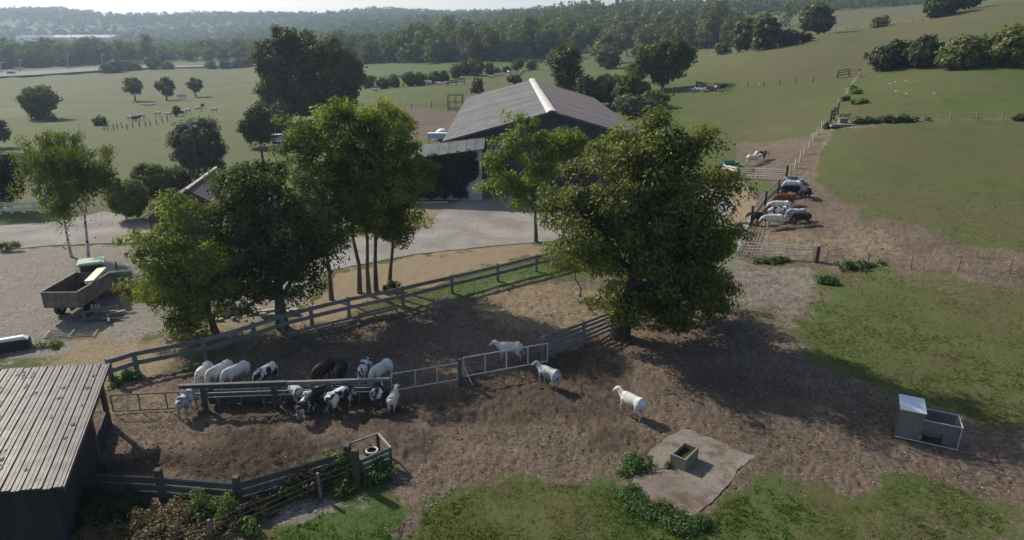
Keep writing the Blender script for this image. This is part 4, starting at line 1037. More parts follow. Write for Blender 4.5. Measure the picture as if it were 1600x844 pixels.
# feed barrier and trough
A = G(287,642); B = G(612,630)
fb = thing('feed_barrier', 'dark steel feed barrier with heavy top beam over the trough', 'feed barrier', A)
dAB = (B - A)
def on(px): return G(px, 642 + (630 - 642) * (px - 287) / (612 - 287))
for px in (322, 431, 517, 606): post(fb, on(px), 1.34, .2, 'steel_dark')
MB(A).bar(on(287) + Vector((0, 0, 1.38)), on(452) + Vector((0, 0, 1.38)), .2, .19).build('beam', 'steel_dark', fb)
MB(A).bar(on(452.5) + Vector((0, 0, 1.36)), on(612) + Vector((0, 0, 1.36)), .16, .18).build('beam', 'steel_mid', fb)
MB(A).bar(on(287) + Vector((0, -.02, .95)), on(612) + Vector((0, -.02, .95)), .05, .06).build('rail', 'steel_mid', fb)
MB(A).bar(on(436) + Vector((0, -.15, .35)), on(449) + Vector((0, -.15, .95)), .07, .05).build('brace', 'steel_mid', fb)
ft = thing('feed_trough', 'long steel feed trough under the barrier', 'trough', A)
n_ = Vector((-dAB.y, dAB.x, 0)).normalized()
for k, (x0, x1) in enumerate(((326, 428), (434, 514), (520, 603))):
    a = on(x0) + n_ * .12; b = on(x1) + n_ * .12
    pr = [(0, .62), (.04, .62), (.12, .25), (.62, .25), (.72, .62), (.76, .62), (.66, .2), (.1, .2)]
    MB(A).loft([[e + n_ * y + Vector((0, 0, z)) for y, z in pr] for e in (a, b)]).build('basin', 'steel_dark', ft)
    MB(A).tube([a + Vector((0, 0, .63)), b + Vector((0, 0, .63))], .035, 6).build('rim', 'steel_mid', ft)
    MB(A).tube([a + n_ * .76 + Vector((0, 0, .63)), b + n_ * .76 + Vector((0, 0, .63))], .035, 6).build('rim', 'steel_mid', ft)
    for f in (.15, .5, .85):
        p = a.lerp(b, f); MB(A).bar(p + Vector((0, 0, 0)), p + Vector((0, 0, .6)) + n_ * .0, .05, .05).build('leg', 'steel_mid', ft)
    MB(A).box((a + b) / 2 + n_ * .37 + Vector((0, 0, .30)), ((b - a).length * .96, .48, .1), math.atan2((b - a).y, (b - a).x)).build('silage', 'hay', ft)

# right hand pens
def gate_between(label, a, b, h, n, bars, **k): return tube_gate(label, a, b, h, n, bars, **k)
gate_between('five rail tubular gate closing the front of the right hand cattle yard', (1157,400), (1271,407), 1.2, 5, (0, .3, .62, .97, 1.), z0=.18, r=.03)
pk = thing('gate_post', 'stout dark post at the right end of the five rail gate', 'post', G(1275,409)); post(pk, G(1275,409), 1.3, .3, 'dark_wood')
gate_between('slanting tubular gate at the left side of the right hand cattle yard', (1151,398), (1171,355), 1.2, 5, (0, .5, 1.), z0=.2, r=.028)
gate_between('small tubular gate half hidden by the huge tree', (1118,372), (1162,373), 1.1, 2, (0, .35, 1.), z0=.2, r=.026)
gate_between('tubular gate at the back of the right hand cattle yard', (1153,280), (1225,283), 1.3, 5, (0, .3, .65, 1.), z0=.25, r=.028)
for (px, py, hh, lb) in [(1152,281,1.35,'dark post at the left end of the back gate'), (1227,286,1.9,'tall rusty post at the right end of the back gate'),
                         (1173,352,1.9,'tall black post of the feed fence beside the black cow')]:
    pk = thing('gate_post', lb, 'post', G(px, py)); post(pk, G(px, py), hh, .22, 'dark_wood')
ff = [G(1173,351), G(1195,321), G(1215,303), G(1227,287)]
rt = thing('feed_fence', 'slanting feed fence of rails that the right hand cattle reach through', 'fence', ff[0])
for p in ff[1:3]: post(rt, p, 1.5, .2, 'dark_wood')
for a, b in zip(ff[:-1], ff[1:]):
    for z in (1.3, .55, .3): MB(ff[0]).bar(a + Vector((-.1, 0, z)), b + Vector((-.1, 0, z)), .06, .10 if z > 1 else .2).build('rail', 'grey_wood' if z > 1 else 'old_wood', rt)
pw = 'posts of the fence climbing the hillside'
wire_fence('line of thin stakes climbing the right hillside from the cattle yard', [(1234,273),(1242,264),(1250,253),(1257,242),(1264,232),(1271,220),(1277,211),(1284,202),(1290,199)], 1.15, (.5, .95), 'pale_wood', .12, wr=.008)
wire_fence('upper line of thin stakes from the stone drinker to the hillside gate', [(1310,165),(1317,158),(1321,150),(1325,146),(1328,141),(1331,135),(1334,130),(1337,128),(1342,121)], 1.15, (.5, .95), 'pale_wood', .13, wr=.008)
wire_fence('stakes of the cross fence on the right hillside', [(1340,190),(1402,187),(1441,187),(1484,187),(1526,187),(1566,187),(1610,188)], 1.1, (.5, .95), 'old_wood', .11, wr=.008)
wire_fence('thin iron stakes of the fence between muddy yard and near meadow', [(1290,413),(1355,418),(1423,420),(1497,423),(1577,428),(1640,432)], 1.1, (.9,), 'steel_dark', .05, wr=.006)
wire_fence('far stakes across the hillside above the resting cattle', [(1128,146),(1140,140),(1168,137),(1193,135),(1218,133),(1243,130),(1270,128),(1308,121)], 1.1, (.9,), 'dark_wood', .13, wr=.01)
wire_fence('row of stakes beside the herd in the left pasture', [(163,204),(168,203),(178,204),(184,201),(191,200),(199,202),(208,200),(218,198),(228,198),(235,196),(245,194),(254,192),(262,190)], 1.3, None, 'old_wood', .16)
wire_fence('stakes along the meadow hedge left of the cage', [(600,172),(643,170),(674,168),(700,168)], 1.3, (1.1,), 'dark_wood', .14, wr=.012)
wire_fence('stakes along the upper hillside meadow', [(1290,50),(1305,49),(1322,48),(1340,46),(1358,45),(1388,43),(1408,40),(1425,38),(1440,35)], 1.3, (1.,), 'old_wood', .22, wr=.015)
wire_fence('stakes beside the hillside hedge', [(1090,92),(1105,91),(1120,90),(1150,86),(1190,82),(1215,76),(1250,70)], 1.3, (1.,), 'old_wood', .2, wr=.015)
wood_fence('dark wooden rack above the cattle resting on the hill', [(1088,138),(1104,141),(1117,143)], 1.5, (1.1, 1.4), 'dark_wood', .3, .1, .28, 'hay_rack', cat='rack')
wood_fence('short dark hurdle on the hillside beside the copse', [(1037,150),(1052,150)], 1.8, (.9, 1.2, 1.5), 'dark_wood', .35, .1, .22, 'hurdle', cat='hurdle')
wood_fence('grey rack in the middle meadow beside the lying cows', [(700,134),(713,133),(726,131)], 1.5, (.8, 1.4), 'grey_wood', .25, .1, .3, 'hay_rack', cat='rack')
wood_fence('dark hillside gate at the top of the stake line', [(1308,122),(1326,119),(1342,120)], 1.5, (.5, 1., 1.4), 'dark_wood', .22, .08, .15, 'field_gate', cat='gate')
wood_fence('white two rail fence by the lane at the left edge', [(-20,336),(2,335),(20,334),(38,333),(55,331),(75,332),(100,331),(128,329)], 1.15, (.5, 1.0), 'white_sheet', .2, .05, .17, 'white_fence')
# stone drinker on its pad on the hill
c = G(1316,195); dk = thing('stone_drinker', 'pale stone drinking basin on a concrete pad on the hillside', 'trough', c)
MB(c).box(c + Vector((0, 0, .05)), (4.3, 3.2, .35)).build('pad', 'slab_concrete', dk)
MB(c).box(c + Vector((0, .1, .5)), (1.05, .8, .6)).box(c + Vector((0, .1, .84)), (1.25, 1.0, .1)).build('basin', 'trough_stone', dk)
wood_fence('dark boards standing behind the hillside drinker', [(1297,191),(1302,187),(1308,179)], 1.7, (.5, 1., 1.4), 'dark_wood', .25, .06, .2, 'hurdle', cat='hurdle')

# ------------------------------------------------------------------ near shed, bottom left
zr = 2.95
C1 = VZ(170, 568, zr); C2 = VZ(98, 761, zr - .05)
e1 = (C2 - C1); L1 = e1.length; e1.normalize()
e2 = Vector((-.975, -.18, .03)).normalized()
shed = thing('cattle_shed', 'low open shed with ribbed grey metal roof at the bottom left', 'shed', (C2.x, C2.y, 0))
SO = shed.location.copy()
wdt = .33
for k in range(24):
    a = C1 + e2 * (wdt * k); b = C2 + e2 * (wdt * k) + e1 * random.uniform(-.05, .06)
    a = a - e1 * random.uniform(-.05, .05)
    up = Vector((0, 0, 1)); dz_ = up * random.uniform(-.006, .006)
    pr = [(0, -.02), (0, .0), (.018, .045), (.048, .045), (.066, .0), (.16, .0), (.17, .014), (.19, .014), (.20, .0), (wdt - .004, .0), (wdt - .004, -.02)]
    rings = []
    for j in range(9):
        p = a.lerp(b, j / 8) + up * (random.uniform(-.007, .007)) + dz_
        rings.append([p + e2 * q + up * z for q, z in pr])
    MB(SO).loft(rings).build('roof_sheet', 'shed_metal', shed)
    if k % 3 == 1 or k > 8:
        mb = MB(SO)
        for q in range(random.randint(2, 7)):
            p = a.lerp(b, random.random() * .9) + e2 * random.uniform(.05, .24) + up * .022
            s_ = random.uniform(.04, .10); n = 7
            mb.prism([p + Vector((math.cos(t_ * 6.28 / n) * s_ * random.uniform(.6, 1.3), math.sin(t_ * 6.28 / n) * s_ * 1.8 * random.uniform(.5, 1.3), 0)) for t_ in range(n)], (0, 0, .008))
        tag(mb.build('lichen', 'shed_lichen', shed), kind='stuff')
MB(SO).loft([[p + e2 * q + Vector((0, 0, z)) for q, z in ((0.02, -.12), (8, -.12), (8, -.05), (0.02, -.05))] for p in (C1 + e1 * .05, C2 - e1 * .05)]).build('roof_deck', 'dark_wood', shed)
MB(SO).bar(C1 + Vector((.03, 0, -.08)), C2 + Vector((.03, 0, -.08)), .05, .2).build('fascia', 'shed_metal', shed)
Wb = [C1 + e2 * .45 + e1 * .45, C2 + e2 * .45 - e1 * .45]
def ribwall(a, b, top, name='wall'):
    d = b - a; n = max(2, int(Vector((d.x, d.y, 0)).length / .12)); mb = MB(SO); s = Vector((d.y, -d.x, 0)).normalized()
    r1 = []
    for i in range(n + 1):
        p = a.lerp(b, i / n) + s * (.03 if i % 2 else 0); r1.append([Vector((p.x, p.y, -.2)), Vector((p.x, p.y, top)), Vector((p.x, p.y, top)) - s * .05, Vector((p.x, p.y, -.2)) - s * .05])
    mb.loft(r1); return mb.build(name, 'shed_wall', shed)
wm = Wb[0].lerp(Wb[1], .33)
ribwall(wm, Wb[1], 2.8)
ribwall(Wb[1], Wb[1] + e2 * 8, 2.8)
ribwall(Wb[0], wm, .75)
for p in (Wb[0], wm): MB(SO).bar(Vector((p.x, p.y, -.2)), Vector((p.x, p.y, 2.82)), .18, .18, (0, 1, 0)).build('post', 'dark_wood', shed)
MB(SO).bar(Wb[0] + Vector((0, 0, 2.2 - zr)), wm + Vector((0, 0, 2.2 - zr)), .06, .9).build('cladding', 'shed_wall', shed)

# ------------------------------------------------------------------ barn
def V(*a): return Vector(a)
BR = V(4.6, 80, 0); barn = thing('cattle_barn', 'large barn with dark grey gabled roof and white ridge skylight', 'barn', BR)
xl, xr_, xm = -7.9, 16.4, 4.6; ze, zr_ = 6.0, 9.35; y0, y1 = 80.2, 137.
skew = lambda y: (y - 80) * -.012
def slope(xa, za, xb, zb, mat, name, n=15):
    for i in range(n):
        ya = y0 - .4 + (y1 - y0 + .8) * i / n; yb = y0 - .4 + (y1 - y0 + .8) * (i + 1) / n - .03
        mb = MB(BR); m = 24; rings = []
        for j in range(m + 1):
            f = j / m
            rings.append([V(xa + (xb - xa) * f + skew(y), y, za + (zb - za) * f + (.02 if (j % 2) else 0) + (.012 if i % 2 else 0) + dz__) for y, dz__ in ((ya, 0), (yb, 0), (yb, -.08), (ya, -.08))])
        mb.loft(rings); mb.build(name, mat, barn)
slope(xl - .3, ze - .1, xm - .05, zr_, 'roof_fibre', 'roof_panel')
slope(xr_ + .3, ze - .1, xm + .05, zr_, 'roof_fibre_red', 'roof_panel')
for i in range(15):
    ya = y0 - .5 + (y1 - y0 + 1.) * i / 15; yb = ya + (y1 - y0 + 1.) / 15 - .04
    rings = []
    for y in (ya, yb):
        rings.append([V(xm + skew(y) + math.cos(t_) * .62, y, zr_ - .12 + math.sin(t_) * .36) for t_ in np.linspace(0, math.pi, 9)] + [V(xm + skew(y) + math.cos(t_) * .56, y, zr_ - .12 + math.sin(t_) * .29) for t_ in np.linspace(math.pi, 0, 9)])
    MB(BR).loft(rings).build('ridge_skylight', 'ridge_sheet', barn)
gz = -.5
MB(BR).prism([V(xl, y0, gz), V(xr_, y0, gz), V(xr_, y0, ze - .15), V(xm, y0, zr_ - .15), V(xl, y0, ze - .15)], (0, .2, 0)).build('gable_wall', 'barn_wall', barn)
MB(BR).prism([V(xl - .7, y1, gz), V(xr_ - .7, y1, gz), V(xr_ - .7, y1, ze - .15), V(xm - .7, y1, zr_ - .15), V(xl - .7, y1, ze - .15)], (0, -.2, 0)).build('gable_wall', 'barn_wall', barn)
for x in (xl, xr_): MB(BR).bar(V(x, y0 + .25, 2.4), V(x - .68, y1 - .25, 2.4), .2, 6.9).build('side_wall', 'barn_wall', barn)
for s_, (xa, xb) in enumerate(((xl - .4, xm), (xm, xr_ + .4))):
    za, zb = (ze - .12, zr_ + .02) if s_ == 0 else (zr_ + .02, ze - .12)
    MB(BR).bar(V(xa, y0 - .45, za), V(xb, y0 - .45, zb), .06, .22).build('bargeboard', 'roof_fibre', barn)
# ribs on the gable cladding
mb = MB(BR)
for i in range(80):
    x = xl + .3 + i * .3
    zt = ze - .4 + (zr_ - ze) * (1 - abs(x - xm) / (12.4)) 
    mb.box((x, y0 - .03, (zt + 4.6) / 2), (.06, .05, max(.2, zt - 4.6)))
mb.build('cladding_ribs', 'barn_wall', barn)
w = V3(882, 206, y0 - .06)
wf = MB(BR).box(w + V(0, 0, .28), (2.9, .08, .07)).box(w - V(0, 0, .28), (2.9, .08, .07)).box(w + V(1.45, 0, 0), (.07, .08, .63)).box(w - V(1.45, 0, 0), (.07, .08, .63)).build('window', 'galvanised', barn)
link('pane', MB(BR).box(w, (2.83, .03, .5)).mesh('pane', 'glass_dark'), wf)
MB(BR).box((10.2, y0 - .05, 2.1), (4.6, .08, 4.2)).build('sliding_door', 'barn_wall', barn)
MB(BR).box((3.4, y0 - .05, 2.1), (4.6, .08, 4.2)).build('sliding_door', 'barn_wall', barn)
MB(BR).box((-1.9, y0 - .05, 4.0), (2.3, .08, 4.1)).build('sliding_door', 'blue_door', barn)
# lean-to with ivy
lt = thing('lean_to', 'lean-to in front of the barn, its front wall covered in dark ivy', 'outbuilding', (-8, 76, 0))
LO = lt.location.copy()
Aq, Bq, Cq, Dq = V(-3.1, 75.6, 5.75), V(-15.5, 75.6, 4.1), V(-15.5, 80.0, 4.8), V(-3.1, 79.7, 6.55)
for i in range(12):
    f0, f1 = i / 12, (i + 1) / 12 - .003
    a, b = Aq.lerp(Bq, f0), Aq.lerp(Bq, f1); d, c = Dq.lerp(Cq, f0), Dq.lerp(Cq, f1)
    MB(LO).prism([a, d, c, b], (0, 0, .09 + .01 * (i % 2))).build('roof_panel', 'roof_fibre', lt)
MB(LO).prism([V(-3.4, 76, -.3), V(-15.2, 76, -.3), V(-15.2, 76, 4.1), V(-3.4, 76, 5.65)], (0, .25, 0)).build('wall', 'pale_wall', lt)
MB(LO).prism([V(-3.4, 76.3, -.3), V(-3.4, 79.9, -.3), V(-3.4, 79.9, 6.4), V(-3.4, 76.3, 5.7)], (-.2, 0, 0)).build('wall', 'blue_door', lt)
rg = np.random.default_rng(5)
n = 700; X = rg.uniform(-15.3, -3.9, n); Zt = 4.1 + (X + 15.2) / 11.8 * 1.5; Zz = rg.uniform(0.1, 1, n) * Zt
kk = ~((X > -5.2) & (Zz < 2.5)); X, Zz = X[kk], Zz[kk]
Vv, Ff, tt = leaf_mesh(np.stack([X, 75.8 + 0 * X, Zz], -1) - np.array(LO), .42, 42, .17, rg, np.array([-6., 10, 0]), 1., 0, 1.2)
link('ivy', mesh_np('ivy', Vv, Ff, ['leaf_ivy'], False, tt), lt)
kb = thing('kerb_stone', 'pale kerb along the foot of the ivy wall', 'kerb', G(668,318)); a_ = G(640,319); b_ = G(700,317)
MB(kb.location).bar(a_ + V(0, 0, .08), b_ + V(0, 0, .08), .3, .2).build('kerb', 'stone', kb)
# cage, white igloo and pale blue box left of the barn
c = G(712,171); cg = thing('wire_cage', 'tall square frame cage on the brown patch left of the barn', 'cage', c)
hw, hh = 1.55, 3.1
for sx in (-1, 1):
    for sy in (-1, 1): MB(c).bar(c + V(sx * hw, sy * hw, -.2), c + V(sx * hw, sy * hw, hh), .14, .14, (0, 1, 0)).build('post', 'steel_dark', cg)
for z in (.2, 1.55, hh):
    for s_ in (-1, 1):
        MB(c).bar(c + V(-hw, s_ * hw, z), c + V(hw, s_ * hw, z), .1, .1).build('rail', 'steel_dark', cg); MB(c).bar(c + V(s_ * hw, -hw, z), c + V(s_ * hw, hw, z), .1, .1).build('rail', 'steel_dark', cg)
for s_ in (-1, 1): MB(c).bar(c + V(0, s_ * hw, 0), c + V(0, s_ * hw, hh), .08, .08, (0, 1, 0)).build('post', 'steel_dark', cg)
c = G(688,222); ig = thing('white_hutch', 'white rounded calf hutch behind the pale blue box', 'hutch', c)
rings = [[c + V(math.cos(t_) * 1.45 * k, y, math.sin(t_) * 1.9 * k) for t_ in np.linspace(0, math.pi, 13)] for y, k in ((0.9, .72), (1.2, .93), (1.6, 1), (3.0, 1), (3.4, .93), (3.7, .72))]
MB(c).loft(rings).build('shell', 'white_sheet', ig, True)
MB(c).box(c + V(0, .87, .6), (.9, .1, 1.2)).build('doorway', 'black_plastic', ig)
c = G(684,224); bx = thing('pale_blue_box', 'pale blue tank with frame in front of the white hutch', 'tank', c)
MB(c).box(c + V(0, 0, 1.25), (3.2, 1.1, .85)).build('body', 'pale_blue', bx)
MB(c).box(c + V(0, 0, 1.71), (3.3, 1.2, .07)).build('lid', 'white_sheet', bx)
for sx in (-1.4, 1.4):
    for sy in (-.45, .45): MB(c).box(c + V(sx, sy, .4), (.12, .12, .85)).build('leg', 'galvanised', bx)
# farmhouse roof behind the trees
ra, rb = VZ(291, 298, 5.2), VZ(338, 263, 5.2)
fh = thing('farmhouse', 'low farm building whose brown roof shows between the trees on the left', 'building', ra)
dr = (rb - ra); dl = dr.length; dr.normalize(); sr = V(dr.y, -dr.x, 0)
for s_, nm in ((1, 'roof_panel'), (-1, 'roof_panel')):
    for i in range(6):
        a = ra + dr * (dl * i / 6); b = ra + dr * (dl * (i + 1) / 6 - .02); q = sr * s_ * 3.9 + V(0, 0, -2.3)
        MB(ra).prism([a, b, b + q, a + q], (0, 0, .08)).build(nm, 'brown_roof', fh)
MB(ra).bar(ra + V(0, 0, .1), rb + V(0, 0, .1), .28, .12).build('ridge_cap', 'stone', fh)
for e in (ra + dr * .3, rb - dr * .3):
    MB(ra).prism([e + sr * 3.5 + V(0, 0, -2.2), e + V(0, 0, -.15), e - sr * 3.5 + V(0, 0, -2.2), e - sr * 3.5 + V(0, 0, -5.5), e + sr * 3.5 + V(0, 0, -5.5)], dr * .2).build('gable_wall', 'brick_wall', fh)
for s_ in (-1, 1): MB(ra).bar(ra + dr * .5 + sr * s_ * 3.4 + V(0, 0, -3.9), rb - dr * .5 + sr * s_ * 3.4 + V(0, 0, -3.9), .2, 3.2).build('side_wall', 'brick_wall', fh)
for x0_, x1_, lb in ((301, 301, 'wooden utility pole in front of the silvery willow'), ):
    p = G(308, 303); top = V3(301, 196, p.y)
    up_ = thing('utility_pole', lb, 'pole', p); MB(p).tube([p - V(0, 0, .3), top], [.16, .11], 8).build('pole', 'dark_wood', up_)
    MB(p).tube([V3(304, 222, p.y), V3(316, 290, p.y - .2)], [.05, .05], 6).build('stay', 'dark_wood', up_)
    MB(p).box(top + V(.2, 0, -.1), (.5, .2, .12)).build('lamp', 'galvanised', up_)

# ------------------------------------------------------------------ trailer, tractor and machines
def wheel(c, r, w, axis, parent, off, name='wheel'):
    ax = Vector(axis).normalized(); u = ax.orthogonal().normalized(); v = ax.cross(u)
    prof = [(-w / 2, r * .55), (-w / 2, r * .9), (-w * .36, r), (w * .36, r), (w / 2, r * .9), (w / 2, r * .55)]
    rings = []
    for k in range(20):
        a = k * 2 * math.pi / 20; d = u * math.cos(a) + v * math.sin(a); rings.append([Vector(c) + ax * x + d * q for x, q in prof])
    rings.append(rings[0]); tr = MB(off).loft(rings, False).build(name, 'tyre_rubber', parent)
    rim = MB(off); rim.tube([Vector(c) - ax * w * .3, Vector(c) + ax * w * .3], [r * .56, r * .56], 14); rim.tube([Vector(c) - ax * w * .42, Vector(c) + ax * w * .42], [r * .2, r * .2], 8)
    link('rim', rim.mesh('rim', 'cream_panel'), tr); return tr
zT = 2.0
T0 = VZ(64, 457, zT); T1 = VZ(118, 454, zT); ang = math.atan2((T1 - T0).y, (T1 - T0).x) 
tl = thing('farm_trailer', 'grey rusty tipping trailer with open box behind the tractor', 'trailer', (T0.x, T0.y, 0), ang * .4 - R(3))
Wd, Ln, z0 = 2.35, 3.9, .95
def P_(name, mat, fn, par=tl, **k):
    mb = MB(); fn(mb); return mb.build(name, mat, par, **k)
P_('floor', 'trailer_inner', lambda m: m.box((Wd / 2, Ln / 2, z0), (Wd, Ln, .1)))
P_('rear_panel', 'trailer_paint', lambda m: (m.box((Wd / 2, 0, z0 + .53), (Wd, .07, 1.05)), [m.box((x, -.05, z0 + .53), (.07, .05, 1.05)) for x in (.05, Wd / 2, Wd - .05)], m.box((Wd / 2, -.05, z0 + 1.05), (Wd + .06, .1, .07)), m.box((Wd / 2, -.05, z0 + .5), (Wd, .04, .05))))
P_('front_panel', 'trailer_paint', lambda m: m.box((Wd / 2, Ln, z0 + .53), (Wd, .07, 1.05)))
for x in (0, Wd): P_('side_panel', 'trailer_paint', lambda m: (m.box((x, Ln / 2, z0 + .53), (.07, Ln - .08, 1.05)), [m.box((x + (.05 if x else -.05), y, z0 + .5), (.05, .08, 1.0)) for y in (.1, Ln * .33, Ln * .66, Ln - .1)], m.box((x, Ln / 2, z0 + 1.07), (.12, Ln, .06))))
for x in (.08, Wd - .08): P_('inner_lining', 'trailer_inner', lambda m: m.box((x, Ln / 2, z0 + .52), (.03, Ln - .2, .95)))
P_('chassis', 'steel_dark', lambda m: (m.box((Wd / 2 - .5, Ln / 2, z0 - .16), (.12, Ln, .2)), m.box((Wd / 2 + .5, Ln / 2, z0 - .16), (.12, Ln, .2)), m.box((Wd / 2, 1.1, z0 - .35), (Wd * .85, .14, .14)), m.bar((Wd / 2, Ln, z0 - .2), (Wd / 2, Ln + 1.3, z0 - .4), .14, .12)))
for x in (.25, Wd - .1): wheel((x, 1.1, .48), .48, .34, (1, 0, 0), tl, (0, 0, 0))
# tractor
p = G(152, 458); tc = thing('tractor', 'small green tractor with pale green cab roof hitched to the trailer', 'tractor', p, R(28))
P = lambda name, mat, fn, par=tc: P_(name, mat, fn, par)
for y in (-.78, .78): wheel((-.2, y, .72), .72, .42, (0, 1, 0), tc, (0, 0, 0)); wheel((2.0, y * .9, .45), .45, .28, (0, 1, 0), tc, (0, 0, 0))
P('bonnet', 'tractor_green', lambda m: m.loft([[V(x, y, z) for y, z in ((-w_, .75), (w_, .75), (w_, h_ - .12), (w_ * .7, h_), (-w_ * .7, h_), (-w_, h_ - .12))] for x, w_, h_ in ((.75, .36, 1.5), (1.6, .34, 1.45), (2.35, .30, 1.35), (2.45, .25, 1.2))]))
P('chassis', 'steel_dark', lambda m: (m.box((1.0, 0, .65), (2.7, .4, .35)), m.box((-.2, 0, .72), (.3, 1.3, .25)), m.box((2.0, 0, .45), (.15, 1.2, .15))))
P('fender', 'tractor_green', lambda m: [m.loft([[V(-.2 + math.cos(a) * r_, y + s_ * .24, .72 + math.sin(a) * r_) for s_, r_ in ((-1, .8), (1, .8), (1, .85), (-1, .85))] for a in np.linspace(.2, 2.9, 9)]) for y in (-.78, .78)])
P('cab_frame', 'tractor_green', lambda m: ([m.box((x, y, 1.75), (.08, .08, 1.25)) for x in (-.65, .7) for y in (-.62, .62)], [m.box((.02, y, 1.2), (1.4, .05, .35)) for y in (-.62, .62)]))
P('cab_roof', 'tractor_roof', lambda m: (m.box((.02, 0, 2.42), (1.65, 1.5, .12)), m.box((.02, 0, 2.50), (1.45, 1.3, .06))))
P('cab_glass', 'glass_dark', lambda m: ([m.box((.02, y, 1.85), (1.25, .02, .95)) for y in (-.62, .62)], [m.box((x, 0, 1.85), (.02, 1.14, .95)) for x in (-.65, .7)]))
P('exhaust', 'steel_dark', lambda m: m.tube([(1.5, .3, 1.3), (1.5, .3, 2.1)], .05, 8))
p = G(145, 462, .0); cp_ = thing('cream_conveyor', 'cream coloured chute propped between trailer and tractor', 'chute', p)
a_, b_ = VZ(139, 441, 2.05), VZ(160, 420, 2.1)
MB(p).bar(a_, b_, .55, .22).build('chute', 'cream_panel', cp_); MB(p).bar(p + V(.2, .1, -.1), a_.lerp(b_, .3), .1, .1).build('leg', 'steel_dark', cp_); MB(p).bar(p + V(.9, .8, -.1), a_.lerp(b_, .8), .1, .1).build('leg', 'steel_dark', cp_)
# red and white machine
a, b = G(164, 464), G(226, 458); mc = thing('hay_rake', 'red framed farm machine with white slats beside the tractor', 'farm machine', a)
d = (b - a); d.normalize(); q = V(-d.y, d.x, 0)
L_ = (b - a).length
for k in (0, 1.7): MB(a).bar(a + q * k + V(0, 0, .45 + .35 * (k > 0)), b + q * k + V(0, 0, .45 + .35 * (k > 0)), .12, .12).build('beam', 'machine_red', mc)
for i in range(13):
    f = i / 12; s_ = a + d * L_ * f
    MB(a).bar(s_ + V(0, 0, .52), s_ + q * 1.7 + V(0, 0, .88), .09 if i % 3 else .13, .05).build('slat', 'machine_white' if i % 3 else 'machine_red', mc)
for f in (.05, .95):
    for k in (0, 1.7): s_ = a + d * L_ * f + q * k; MB(a).bar(s_ + V(0, 0, -.1), s_ + V(0, 0, .45 + .35 * (k > 0)), .1, .1, (0, 1, 0)).build('leg', 'machine_red', mc)
MB(a).bar(a + V(.1, 0, .5), a.lerp(b, .5) + V(0, 0, 1.35), .08, .08).build('brace', 'machine_red', mc); MB(a).bar(b + V(-.1, 0, .5), a.lerp(b, .5) + V(0, 0, 1.35), .08, .08).build('brace', 'machine_red', mc)
# timber pile
c = G(158, 498); tp = thing('timber_pile', 'untidy pile of old boards beside the trailer', 'timber pile', c)
for i in range(16):
    a = random.uniform(0, .9) + (0 if i % 4 else 1.6); l = random.uniform(.9, 2.4); o_ = V(random.uniform(-1, 1.1), random.uniform(-.7, .8), .08 + i * .035)
    dd = V(math.cos(a), math.sin(a), random.uniform(-.08, .12))
    MB(c).bar(c + o_ - dd * l / 2, c + o_ + dd * l / 2, random.uniform(.08, .2), .05).build('board', random.choice(['old_wood', 'grey_wood', 'green_plank', 'pale_wood']), tp)
c2 = G(155, 492); sg = thing('striped_board', 'small red and white striped marker board on the timber pile', 'marker board', c2)
for i in range(5): MB(c2).box(c2 + V(-.2 + i * .1, 0, .6), (.098, .04, .3)).build('stripe', 'machine_red' if i % 2 == 0 else 'machine_white', sg)
MB(c2).box(c2 + V(0, .05, .4), (.06, .05, 1.0)).build('stake', 'old_wood', sg)
# gate lying on the ground
a, b, c_, d_ = G(68,532), G(146,528), G(156,516), G(80,519)
lg = thing('lying_gate', 'galvanised gate lying flat on the gravel below the trailer', 'gate', a)
for i in range(6):
    f = i / 5; MB(a).tube([a.lerp(d_, f) + V(0, 0, .12), b.lerp(c_, f) + V(0, 0, .12)], .03, 6).build('rail', 'steel_mid', lg)
for f in (0, .5, 1): MB(a).bar(a.lerp(b, f) + V(0, 0, .15), d_.lerp(c_, f) + V(0, 0, .15), .05, .04).build('upright', 'steel_mid', lg)
# long black trough with pale lid at the left edge
a, b = G(-60, 562), G(47, 545); bt = thing('long_black_bin', 'long black bin with pale lid cut by the left edge', 'bin', a); q = V(-(b - a).y, (b - a).x, 0).normalized()
MB(a).prism([a + V(0, 0, -.1), b + V(0, 0, -.1), b + V(0, 0, .6), a + V(0, 0, .6)], q * .85).build('body', 'black_plastic', bt)
MB(a).prism([a + q * .1 + V(0, 0, .62), b + q * .1 + V(0, 0, .62), b + q * .1 + V(-.3, 0, .78), a + q * .1 + V(0, 0, .78)], q * .28).build('lid', 'white_sheet', bt)
